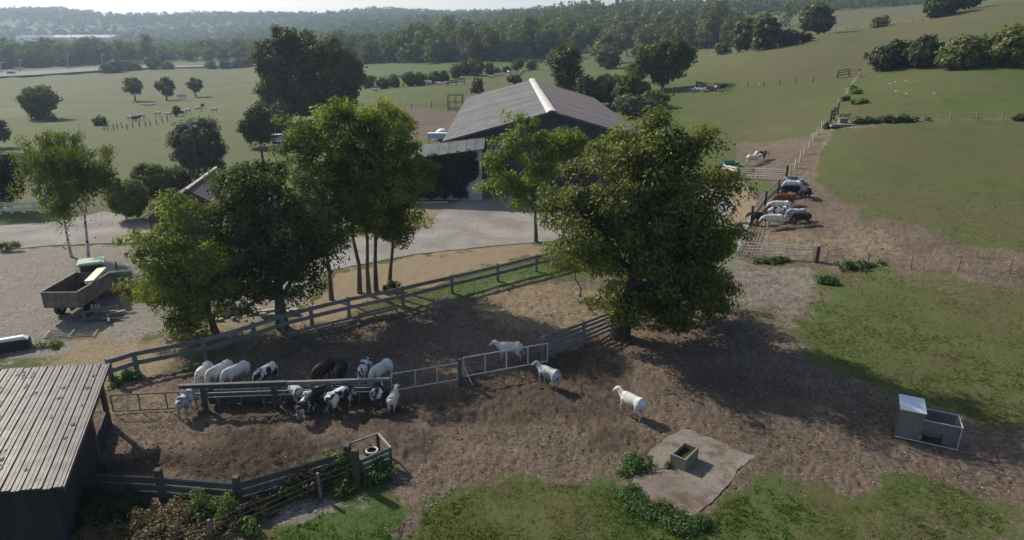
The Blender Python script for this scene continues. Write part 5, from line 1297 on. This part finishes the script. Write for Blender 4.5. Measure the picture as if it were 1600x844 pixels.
# stones and slabs under the dark tree
c = G(400, 492); rgs = random.Random(4)
for i in range(26):
    px = 330 + i * 5.1 + rgs.uniform(-2, 2); py = 500 - (i * .42) + rgs.uniform(-9, 4)
    p = G(px, py); s_ = rgs.uniform(.18, .42)
    n = 5; hgt = rgs.uniform(.15, .42)
    poly = [p + V(math.cos(k * 6.28 / n + .3) * s_ * rgs.uniform(.7, 1.1), math.sin(k * 6.28 / n + .3) * s_ * .6 * rgs.uniform(.7, 1.1), -.05) for k in range(n)]
    o = MB(p).prism(poly, (rgs.uniform(-.05, .05), rgs.uniform(-.05, .05), hgt)).build('building_stone', 'stone' if i % 3 else 'trough_stone', None, loc=p)
    tag(o, 'loose block in the heap of stones under the dense dark tree', 'stone', 'heap of stones under the dark tree')
for i, (x0_, x1_, y_, lb) in enumerate(((332, 372, 484, 'dark slab stack at the left end of the stone heap'), (410, 436, 486, 'pale beam at the right end of the stone heap'))):
    a, b = G(x0_, y_ + 6), G(x1_, y_ + 2); sb = thing('slab_stack', lb, 'slab stack', a)
    for k in range(4 if i == 0 else 1): MB(a).bar(a + V(k * .1, k * .03, .12 + k * .2), b + V(-k * .1, 0, .12 + k * .2), .9 if i == 0 else .3, .16 if i == 0 else .4).build('slab', 'dark_stone' if i == 0 and k % 2 else 'stone', sb)
c = G(406, 448); cn = thing('green_container', 'green container standing behind the dense dark tree', 'container', c)
MB(c).box(c + V(0, 0, .65), (1.0, 1.0, 1.25)).build('body', 'green_plastic', cn); MB(c).box(c + V(0, 0, 1.31), (1.08, 1.08, .08)).build('lid', 'steel_dark', cn)
# car glimpsed behind the tree tops
def car(label, p, rz, paint, s=1.):
    r = thing('parked_car', label, 'car', p, rz)
    side = [(-2.1, .35), (2.1, .35), (2.15, .7), (1.3, .88), (-2.1, .92)]
    o1 = MB().prism([V(x * s, -.85 * s, z * s) for x, z in side], (0, 1.7 * s, 0)).build('body', paint, r)
    o2 = MB().loft([[V(xs[0] * s, -w_ * s, z * s), V(xs[1] * s, -w_ * s, z * s), V(xs[1] * s, w_ * s, z * s), V(xs[0] * s, w_ * s, z * s)] for xs, w_, z in (((-2.0, 1.2), .82, .9), ((-1.6, .55), .68, 1.4))]).build('cabin', 'glass_dark', r)
    MB().box((-.52 * s, 0, 1.42 * s), (2.1 * s, 1.34 * s, .05 * s)).build('roof', paint, r)
    for x in (-1.3, 1.35):
        for y in (-.8, .8): wheel((x * s, y * s, .33 * s), .33 * s, .22 * s, (0, 1, 0), r, (0, 0, 0))
    return r
car('pale blue car glimpsed beyond the trees left of the barn', G(440, 222), R(15), 'pale_blue')
car('dark car driving on the motorway', G(20, 117), R(5), 'car_paint_dark', 1.3)

# ------------------------------------------------------------------ near yard things
# crate with tyre
a, b, c_ = G(566,748), G(611,728), G(592,706)
dd_ = G(549,722)
cr = thing('timber_crate', 'open timber crate with green boards at the end of the beam fence', 'crate', a)
for p, h in ((a, .95), (b, .95), (c_, .95), (dd_, .95)): post(cr, p, h, .12, 'dark_wood', sink=.1)
for z in (.35, .62, .88): MB(a).bar(a + V(0, -.05, z), b + V(0, -.05, z), .05, .2).build('board', 'green_plank', cr)
for z in (.55, .9): MB(a).bar(a + V(-.04, 0, z), dd_ + V(-.04, 0, z), .05, .13).build('board', 'pale_wood', cr)
MB(a).bar(b + V(.04, 0, .92), c_ + V(.04, 0, .92), .05, .12).build('board', 'pale_wood', cr); MB(a).bar(c_ + V(0, .05, .92), dd_ + V(0, .05, .92), .06, .08).build('board', 'old_wood', cr)
MB(a).prism([a + V(.1, .1, .05), b + V(-.1, .1, .05), c_ + V(-.05, -.1, .05), dd_ + V(.1, -.05, .05)], (0, 0, .1)).build('floor', 'dark_stone', cr)
c = (a + b + c_ + dd_) / 4 + V(.05, .15, .55); ty = thing('old_tyre', 'old tyre with white rim lying on top inside the crate', 'tyre', c)
MB(c).tube([c + V(0, 0, -.35), c + V(0, 0, -.08)], .22, 10).build('drum', 'black_plastic', ty)
rings = []
for k in range(21):
    t_ = k / 20 * 2 * math.pi; rings.append([c + V(math.cos(t_) * (.27 + .085 * math.cos(s_)), math.sin(t_) * (.27 + .085 * math.cos(s_)), .085 * math.sin(s_)) for s_ in np.linspace(0, 2 * math.pi, 9)[:-1]])
MB(c).loft(rings, False).build('tread', 'tyre_rubber', ty, True)
rings = []
for k in range(21):
    t_ = k / 20 * 2 * math.pi; rings.append([c + V(math.cos(t_) * r_, math.sin(t_) * r_, .085 + z_) for r_, z_ in ((.2, 0), (.29, 0), (.27, .02), (.22, .02))])
MB(c).loft(rings, False).build('whitewall', 'pale_wall', ty)
# concrete trough
a, b = VZ(1047.5, 710, .56), VZ(1071.6, 719.8, .56); c_ = VZ(1093, 700.4, .56)
a.z = b.z = c_.z = 0; u = b - a; v_ = c_ - b; v_ = v_ - u * (v_.dot(u) / u.dot(u)) * .6
tt_ = thing('concrete_trough', 'square concrete drinking trough with dark green water on the broken slab', 'trough', a)
def ppd(f, g, z): return a + u * f + v_ * g + V(0, 0, z)
t1, t2 = .08 / u.length, .08 / v_.length
for (f0, g0, f1, g1) in ((0, 0, 1, t2), (0, 1 - t2, 1, 1), (0, t2 + .002, t1, 1 - t2 - .002), (1 - t1, t2 + .002, 1, 1 - t2 - .002)):
    MB(a).prism([ppd(f0, g0, 0), ppd(f1, g0, 0), ppd(f1, g1, 0), ppd(f0, g1, 0)], (0, 0, .58)).build('side', 'trough_stone', tt_)
MB(a).prism([ppd(.07, .07, .05), ppd(.93, .07, .05), ppd(.93, .93, .05), ppd(.07, .93, .05)], (0, 0, .32)).build('water', 'trough_water', tt_)
# silver creep feeder
a, b = G(1399, 683), G(1495, 704); u = (b - a); Lf = u.length; u.normalize(); n_ = V(-u.y, u.x, 0)
cf = thing('calf_feeder', 'galvanised calf feeder with white topped hopper and open rack on the right', 'feeder', a)
wB = Lf * .40; dB = 1.15; hB = 1.5; hR = 1.18
def q3(f, g, z): return a + u * f + n_ * g + V(0, 0, z)
MB(a).prism([q3(0, 0, .06), q3(wB, 0, .06), q3(wB, dB, .06), q3(0, dB, .06)], (0, 0, hB - .06)).build('hopper', 'galv_sheet', cf)
MB(a).prism([q3(-.05, -.06, hB - .0), q3(wB + .04, -.06, hB), q3(wB + .04, dB + .05, hB + .14), q3(-.05, dB + .05, hB + .14)], (0, 0, .05)).build('lid', 'galv_lid', cf)
MB(a).prism([q3(wB + .002, .0, hR - .52), q3(Lf, .0, hR - .52), q3(Lf, 0, hR), q3(wB + .002, 0, hR)], n_ * .04).build('front_panel', 'galv_sheet', cf)
MB(a).prism([q3(wB + .002, dB, hR - .52), q3(Lf, dB, hR - .52), q3(Lf, dB, hR), q3(wB + .002, dB, hR)], n_ * .04).build('back_panel', 'galv_sheet', cf)
MB(a).prism([q3(Lf * .74, .02, .1), q3(Lf, .02, .1), q3(Lf, .02, hR - .55), q3(Lf * .74, .02, hR - .55)], n_ * .03).build('lower_panel', 'galv_sheet', cf)
MB(a).prism([q3(wB + .01, .3, .25), q3(Lf - .02, .3, .25), q3(Lf - .02, dB - .1, .25), q3(wB + .01, dB - .1, .25)], (0, 0, .25)).build('tray', 'galv_sheet', cf)
for p, q in ((q3(wB, -.02, hR + .02), q3(Lf + .02, -.02, hR + .02)), (q3(wB, dB + .03, hR + .02), q3(Lf + .02, dB + .03, hR + .02)), (q3(Lf + .02, -.02, hR + .02), q3(Lf + .02, dB + .03, hR + .02)), (q3(-.02, -.03, .05), q3(Lf + .02, -.03, .05)), (q3(Lf, -.02, 0), q3(Lf, -.02, hR)), (q3(Lf, dB, 0), q3(Lf, dB, hR)), (q3(wB, dB, .05), q3(Lf, dB, .05))):
    MB(a).tube([p, q], .028, 6).build('frame_tube', 'galvanised', cf)
MB(a).box(q3(wB * .93, -.08, .32), (.16, .1, .2)).build('latch', 'trough_stone', cf)
for f in (.1, .9): MB(a).box(q3(wB * f, .1, .02), (.1, .1, .1)).build('foot', 'steel_dark', cf)
# troughs at the right yard
def open_bin(label, c, w_, l_, h_, mat, rz=0, name='water_trough', fill='trough_water', taper=.85):
    r = thing(name, label, 'trough', c, rz)
    o = [(-w_ / 2, -l_ / 2), (w_ / 2, -l_ / 2), (w_ / 2, l_ / 2), (-w_ / 2, l_ / 2)]
    rg_ = lambda k, z: [V(x * k, y * k, z) for x, y in o]
    MB().loft([rg_(taper, .02), rg_(1, h_), rg_(.93, h_), rg_(taper * .9, .12)], True).build('basin', mat, r)
    MB().loft([rg_(.9, h_ * .7), rg_(.91, h_ * .72)]).build('water', fill, r)
    return r
open_bin('blue grey plastic water trough behind the white backed cow', G(1240, 289), 1.5, 1.7, .75, 'blue_plastic')
open_bin('green plastic feed trough above the small white barrier', G(1140, 262), 1.9, 1.4, .75, 'green_plastic', .1, 'feed_bin', 'hay')
wood_fence('short white barrier in front of the green feed trough', [(1130,266),(1151,271)], .8, (.65, .35), 'white_sheet', .12, .05, .2, 'white_barrier', cat='barrier')
open_bin('pale trough standing between the middle and right small pasture trees', G(284, 152), 3.6, 1.6, 1.1, 'white_sheet', 0, 'water_trough', 'trough_water')

# ------------------------------------------------------------------ motorway, far buildings
drape('motorway', [(-120,128),(-40,124.5),(60,119),(160,112),(235,108),(345,105.5),(400,104.5),(400,102.8),(345,103.5),(235,104.5),(160,107),(60,112.5),(-40,118),(-120,121)], 'asphalt', .5, 12, 0, .3, sub=15)
for i, (bx, by, ty_) in enumerate(((2,114,98),(32,113,94),(106,108,86),(160,105,85),(228,103,90),(92,98,74))):
    p = G(bx, by); t_ = V3(bx - 1.5, ty_, p.y)
    lp = thing('road_lamp', ['leftmost lamp post on the motorway','tall lamp post second from the left on the motorway','tall thin lamp post in the middle of the motorway','lamp post fourth along the motorway','last lamp post on the motorway before the trees','lamp post beyond the motorway trees'][i], 'lamp post', p, 0, 'lamp posts along the motorway')
    MB(p).tube([p - V(0, 0, .5), t_], [.26, .2], 6).build('pole', 'galvanised', lp); MB(p).box(t_ + V(.6, 0, 0), (2.2, .5, .3)).build('lamp_head', 'white_sheet', lp)
def house(label, px, py, Y, w_, d_, h_, rh, wall, roof, name='far_house', cat='house', rz=.3, z_up=None):
    p = V3(px, py, Y); 
    p.z = Z(p.x, p.y) if z_up is None else p.z
    hgt = h_; r = thing(name, label, cat, p, rz)
    MB().box((0, 0, hgt / 2 - 3), (w_, d_, hgt + 6)).build('wall', wall, r)
    MB().loft([[V(-w_ / 2 - .4, -d_ / 2 - .4, hgt), V(w_ / 2 + .4, -d_ / 2 - .4, hgt), V(w_ / 2 + .4, d_ / 2 + .4, hgt), V(-w_ / 2 - .4, d_ / 2 + .4, hgt)], [V(-w_ / 2 - .3, -.05, hgt + rh), V(w_ / 2 + .3, -.05, hgt + rh), V(w_ / 2 + .3, .05, hgt + rh), V(-w_ / 2 - .3, .05, hgt + rh)]]).build('roof', roof, r)
    for k in range(3): MB().box((-w_ / 3 + k * w_ / 3, -d_ / 2 - .03, hgt * .6), (w_ * .12, .06, hgt * .3)).build('window', 'glass_dark', r)
    return r
for a in [('red roofed farmhouse on the skyline above the right wood', 1000, 31, 560, 8, 6, 3, 4, 'brick_wall', 'red_roof', 'far_house', 'house', .2, 1),
          ('pale gabled house left of the red roofed one', 986, 34, 540, 4, 4, 2.5, 2.5, 'white_sheet', 'roof_fibre', 'far_house', 'house', .6, 1),
          ('long pale greenhouse on the skyline right of the red roof', 1044, 24, 560, 14, 5, 1.5, 1.2, 'pale_wall', 'pale_wall', 'greenhouse', 'greenhouse', .05, 1),
          ('slim white gable among trees above the copse', 926, 44, 500, 2.5, 3, 3, 1.5, 'white_sheet', 'roof_fibre', 'far_house', 'house', .1, 1),
          ('white roofed house among the skyline trees', 950, 18, 700, 14, 9, 5, 5, 'pale_wall', 'white_sheet', 'far_house', 'house', -.5, 1),
          ('leftmost pale house beyond the motorway wood', 60, 66, 1250, 60, 24, 8, 4, 'white_sheet', 'roof_fibre', 'far_house', 'warehouse', .05, 1),
          ('long white warehouse in the far valley', 135, 66, 1250, 110, 24, 8, 4, 'white_sheet', 'pale_wall', 'far_house', 'warehouse', -.05, 1),
          ('pale farm on the far left hill', 158, 48, 1700, 50, 24, 9, 6, 'white_sheet', 'brown_roof', 'far_house', 'farm', .1, 1),
          ('far pale house below the viaduct', 262, 64, 1400, 26, 20, 9, 6, 'white_sheet', 'red_roof', 'far_house', 'house', .1, 1)]:
    house(*a)
p = V3(967, 30, 620); ct = thing('church_tower', 'grey tower rising over the skyline trees', 'tower', p)
MB(p).box(p + V(0, 0, 3), (6, 6, 16)).build('shaft', 'dark_stone', ct); MB(p).box(p + V(0, 0, 11.6), (8, 8, 1.2)).build('cornice', 'dark_stone', ct)
for x in (-2.6, 2.6):
    for y in (-2.6, 2.6): MB(p).box(p + V(x, y, 13.6), (1.6, 1.6, 2.8)).build('pinnacle', 'dark_stone', ct)
p = V3(1006, 26, 545); rm_ = thing('radio_mast', 'tall pale pole beside the red roofed farmhouse', 'mast', p); MB(p).tube([p - V(0, 0, 5), p + V(0, 0, 17)], [.5, .3], 6).build('pole', 'stone', rm_)
p = V3(258, 44, 2400); vd = thing('viaduct', 'thin viaduct closing the gap between the far hills', 'bridge', p)
MB(p).box(p + V(0, 0, 0), (150, 16, 5)).build('deck', 'steel_dark', vd)
for x in (-50, -10, 30, 60): MB(p).box(p + V(x, 0, -22.5), (4, 8, 39)).build('pier', 'pale_wall', vd)
p = V3(270, 42, 2380); ms = thing('radio_mast', 'thin mast rising from the viaduct into the sky', 'mast', p); MB(p).tube([p - V(0, 0, 5), V3(270, 28, 2380)], [1.1, .7], 5).build('pole', 'galvanised', ms)

# ------------------------------------------------------------------ small plants and ground litter
def weed(label, px, py, w_, h_, mat, seed, cl=20, per=55, leaf=.09, name='weed_clump', cat='plants', rc=.32, group=None, dep=None):
    b = G(px, py); m = MPP(b); rx = w_ * m / 2; rz = h_
    root = thing(name, label, cat, b, 0, group); rg = np.random.default_rng(seed)
    C = rg.normal(size=(cl, 3)) * np.array([rx * .5, (dep or rx) * .5, rz * .3]) + np.array([0, 0, rz * .45]); C[:, 2] = np.abs(C[:, 2])
    Vv, Ff, tt = leaf_mesh(C, rc, per, leaf, rg, np.array([0, 0, -1.]), .8)
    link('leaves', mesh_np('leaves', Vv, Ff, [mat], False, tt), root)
    ps = []
    for k in range(14):
        q = C[rg.integers(cl)]; ps.append(([(q[0] * .5, q[1] * .5, -.05), (q[0] * .8, q[1] * .8, q[2] * .6), (q[0], q[1], q[2] + rc * .6)], [.014, .01, .005]))
    Vt, Ft = tubes_np(ps, 4); tag(link('stems', mesh_np('stems', Vt, Ft, ['old_wood'], True), root), kind='stuff')
    return root
weed('small nettle clump left of the broken concrete slab', 992, 730, 34, .5, 'leaf_nettle', 1, 14)
for i, (x, y, w_) in enumerate(((985,772,36),(1000,790,40),(1022,803,42),(1045,812,44),(1068,822,44),(1088,820,26))):
    weed(['first','second','third','fourth','fifth','last'][i] + ' nettle clump from the left along the lower edge of the slab', x, y, w_, .24, 'leaf_nettle', 10 + i, 26, 90, .05, group='nettles round the concrete slab')
weed('tuft of weeds below the concrete trough', 1043, 730, 8, .25, 'leaf_weed', 20, 5, 40, .06, rc=.15)
for i, (x, y, w_, h_, mt, cl) in enumerate(((130,850,60,.9,'leaf_brush',36),(175,862,70,1.1,'leaf_brush',40),(225,842,70,1.0,'leaf_brush',44),(285,822,90,1.1,'leaf_brush',60),(330,812,70,1.3,'leaf_weed',44),(365,815,50,.9,'leaf_brush',30),(150,800,60,.9,'leaf_hedgedark',40),(200,800,60,.8,'leaf_hedgedark',36),(240,860,90,.9,'leaf_brush',44),(300,865,80,.8,'leaf_brush',36),(410,800,40,.8,'leaf_brush',20))):
    h_ *= .62
    weed(['yellow brown brush at the foot of the shed wall','brown brush in front of the shed corner','brown brush left of the middle of the thicket','wide brown brush before the beam fence','tallest green brush before the second thick post','brown brush right of the tallest green one','dark brush in the shade beside the shed','dark brush below the left end of the beam fence','brown brush at the bottom edge right of the shed','brown brush at the bottom edge below the thin stake','thin brown brush right of the second thick post'][i], x, y, w_, h_, mt, 40 + i, int(cl * 1.2), 110, .055, 'brush', 'brush', .30)
for i, (x, y, w_, h_, mt, cl) in enumerate(((478,765,44,1.0,'leaf_brush',26),(455,772,30,.6,'leaf_weed',14),(530,745,50,.9,'leaf_weed',30),(510,755,30,.7,'leaf_hedgedark',16),(590,748,40,.5,'leaf_nettle',20),(540,772,28,.3,'leaf_weed',12),(388,832,26,.5,'leaf_weed',12),(420,782,60,.5,'leaf_hedgedark',22))):
    weed(['yellowish weed bush in front of the beam fence','low weeds left of the yellowish weed bush','green weeds behind the thick gate post','dark weeds beside the thin stake','nettles growing out under the crate','small green weed on the stony strip','pale weed on the stony strip near the bottom edge','dark low weeds below the beam fence'][i], x, y, w_, h_, mt, 60 + i, cl, 60, .08)
for i, (x, y, w_, h_) in enumerate(((1345,417,80,.35),(1210,409,50,.25),(1288,441,20,.35),(1300,444,16,.3),(600,300,6,.1))[:4]):
    weed(['low dark weeds along the fence line right of the five rail gate','low weeds under the five rail gate','round weed clump right of the gravel patch','small weed beside the round clump'][i], x, y, w_, h_, 'leaf_nettle', 80 + i, 16 + w_ // 3, 45, .1, dep=.5)
for i, (x, y, w_, h_, mt) in enumerate(((1355,192,50,.6,'leaf_hedgedark'),(1385,191,40,.6,'leaf_hedgedark'),(1415,190,40,.6,'leaf_hedgedark'),(1338,147,14,.7,'leaf_weed'),(1332,140,14,.6,'leaf_weed'),(1347,162,22,.4,'leaf_weed'),(1320,158,10,.6,'leaf_weed'),(1600,187,30,.5,'leaf_hedgedark'),(1293,200,12,.5,'leaf_hedgedark'))):
    weed(['dark weeds just right of the hillside drinker','middle of the dark weeds along the cross fence','right end of the dark weeds along the cross fence','bright weeds beside the upper stakes','bright weeds higher along the upper stakes','flat bright weed patch right of the stakes','small weeds by the upper stake line','dark weeds where the cross fence meets the right edge','weeds at the foot of the hillside drinker pad'][i], x, y, w_, h_, mt, 90 + i, 20, 40, .2, rc=.5, dep=.7)
weed('weeds at the foot of the slender trees', 612, 455, 26, .6, 'leaf_nettle', 120, 14, 50, .12)
weed('weeds along the foot of the long fence near the shed', 205, 592, 50, .3, 'leaf_nettle', 121, 16, 50, .1)
weed('yellow weeds on the verge below the lying gate', 80, 540, 36, .3, 'leaf_weed', 122, 10, 40, .09)
weed('yellow straw coloured weeds left of the back gate', 1143, 278, 16, .5, 'leaf_brush', 123, 8, 40, .15)

# white stones lying in the hillside meadow
for i, (x, y) in enumerate(((1391,131),(1399,129),(1415,127),(1400,143),(1416,147),(1460,147),(1418,75),(1186,133))):
    p = G(x, y); o = MB(p).prism([p + V(math.cos(k) * .15, math.sin(k) * .12, -.05) for k in range(6)], (.03, .02, .2)).build('white_stone', 'machine_white', None, loc=p)
    tag(o, 'small white stone lying in the hillside meadow', 'stone', 'white stones in the hillside meadow')

# clods and pebbles
def inmask(x, y, k, grow=0):
    px_, py_ = proj(x, y, Zf(x, y)); P2 = np.stack([px_, py_], -1); m = np.zeros(len(x), bool)
    for poly, st, so in MASKS[k]:
        if st >= .5: m |= sdf(P2, poly) < grow
    return m
rg = np.random.default_rng(12)
def scatter(n, r0, r1, th0=-.72, th1=.72):
    u_ = rg.random(n); r = 1 / (1 / r0 + (1 / r1 - 1 / r0) * u_) if False else r0 * (r1 / r0) ** (u_ ** .9); th = rg.uniform(th0, th1, n)
    return r * np.sin(th), r * np.cos(th)
def clods(name, n, mask, smin, smax, mats, label, cat):
    x, y = scatter(n, 20, 66); k = inmask(x, y, mask); x, y = x[k], y[k]
    k = vnoise(x * .7, y * .7, 33) > rg.random(len(x)) * .75; x, y = x[k], y[k]
    k = sdf(np.stack(proj(x, y, Zf(x, y)), -1), CONC) > 0; x, y = x[k], y[k]
    N = len(x); z = Zf(x, y); s = rg.uniform(0, 1, N) ** 2.5 * (smax - smin) + smin
    base = np.array([(1, 0, 0), (0, 1, 0), (-1, 0, 0), (0, -1, 0), (0, 0, 1), (0, 0, -1)], float)
    T = np.array([(0, 1, 4), (1, 2, 4), (2, 3, 4), (3, 0, 4), (1, 0, 5), (2, 1, 5), (3, 2, 5), (0, 3, 5)])
    B = base[None] * rg.uniform(.6, 1.2, (N, 6, 1)); a = rg.uniform(0, 6.28, N); ca, sa = np.cos(a), np.sin(a)
    Bx = B[..., 0] * ca[:, None] - B[..., 1] * sa[:, None]; By = B[..., 0] * sa[:, None] + B[..., 1] * ca[:, None]
    Vx = np.stack([Bx * s[:, None] + x[:, None], By * s[:, None] * .8 + y[:, None], B[..., 2] * s[:, None] * .6 + z[:, None] + .01], -1).reshape(-1, 3)
    F = (T[None] + (np.arange(N) * 6)[:, None, None]).reshape(-1, 3)
    mi = np.repeat(rg.choice(len(mats), N, p=[.72, .28] if len(mats) == 2 else None), 8)
    o = link(name, mesh_np(name, Vx, F, mats, False, None, mi)); tag(o, label, cat, kind='stuff'); return N
print('clods', clods('mud_clods', 42000, 'mud', .015, .065, ['mud_clod', 'stone'], 'small clods and pebbles strewn over the trampled mud', 'clods'))
print('dung', clods('churned_clods', 26000, 'dung', .02, .08, ['mud_clod'], 'churned dark clods of the muddiest ground', 'clods'))
print('gravel', clods('gravel_stones', 22000, 'gravel', .02, .06, ['stone', 'dark_stone'], 'loose gravel on the stony yard and verge', 'gravel'))
# grass
def tufts(name, n, sel, mat, h, label, r0=20, r1=75, nb=4):
    x, y = scatter(n, r0, r1); k = sel(x, y); x, y = x[k], y[k]; k = (vnoise(x * .9, y * .9, 44) > rg.random(len(x)) * .7) & (rg.random(len(x)) < np.clip((r1 - np.hypot(x, y)) / (r1 * .55), 0, 1)); x, y = x[k], y[k]
    N = len(x); z = Zf(x, y); x = np.repeat(x, nb) + rg.normal(0, .05, N * nb); y = np.repeat(y, nb) + rg.normal(0, .05, N * nb); z = np.repeat(z, nb)
    a = rg.uniform(0, 6.28, N * nb); hh = h * rg.uniform(.4, 1.3, N * nb); w_ = .014 * (1 + np.hypot(x, y) / 40)
    dx, dy = np.cos(a), np.sin(a); lx, ly = rg.normal(0, .5, N * nb) * hh, rg.normal(0, .5, N * nb) * hh
    V0 = np.stack([x - dx * w_, y - dy * w_, z - .02], -1); V1 = np.stack([x + dx * w_, y + dy * w_, z - .02], -1); V2 = np.stack([x + lx, y + ly, z + hh], -1)
    Vv = np.stack([V0, V1, V2], 1).reshape(-1, 3); F = np.arange(len(Vv)).reshape(-1, 3)
    o = link(name, mesh_np(name, Vv, F, [mat], False, rg.random(len(F)))); tag(o, label, 'grass', kind='stuff'); print(name, len(F))
tufts('lush_grass', 60000, lambda x, y: inmask(x, y, 'lush'), 'blade_lush', .13, 'thick bright green grass in the wetter corners')
def pasture(x, y):
    m = ~(inmask(x, y, 'mud', 4) | inmask(x, y, 'gravel', 3) | inmask(x, y, 'straw', 3) | inmask(x, y, 'lush'))
    P2 = np.stack(proj(x, y, Zf(x, y)), -1)
    return m & (sdf(P2, CONC) > 3) & (sdf(P2, SLAB) > 2) & (P2[:, 0] > 380)
tufts('pasture_grass', 150000, pasture, 'blade', .10, 'short patchy pasture grass of the near meadow', 20, 85, 3)
tufts('mud_grass', 26000, lambda x, y: inmask(x, y, 'mud') & (fbm(x * .25, y * .25, 91) > .56), 'blade', .07, 'sparse grass surviving in the trampled ground', 20, 60, 2)
# ------------------------------------------------------------------ haze
t = NT('haze'); v = t.n('VolumePrincipled', {'Color': (.60, .76, 1.0, 1), 'Density': .0002, 'Anisotropy': .35})
t.t.links.new(v.outputs[0], t.out.inputs[1])
o = MB().box((0, 2900, 70), (14000, 8000, 200)).build('haze', 'haze'); tag(o, 'thin blue haze over the valley', 'haze', kind='stuff')
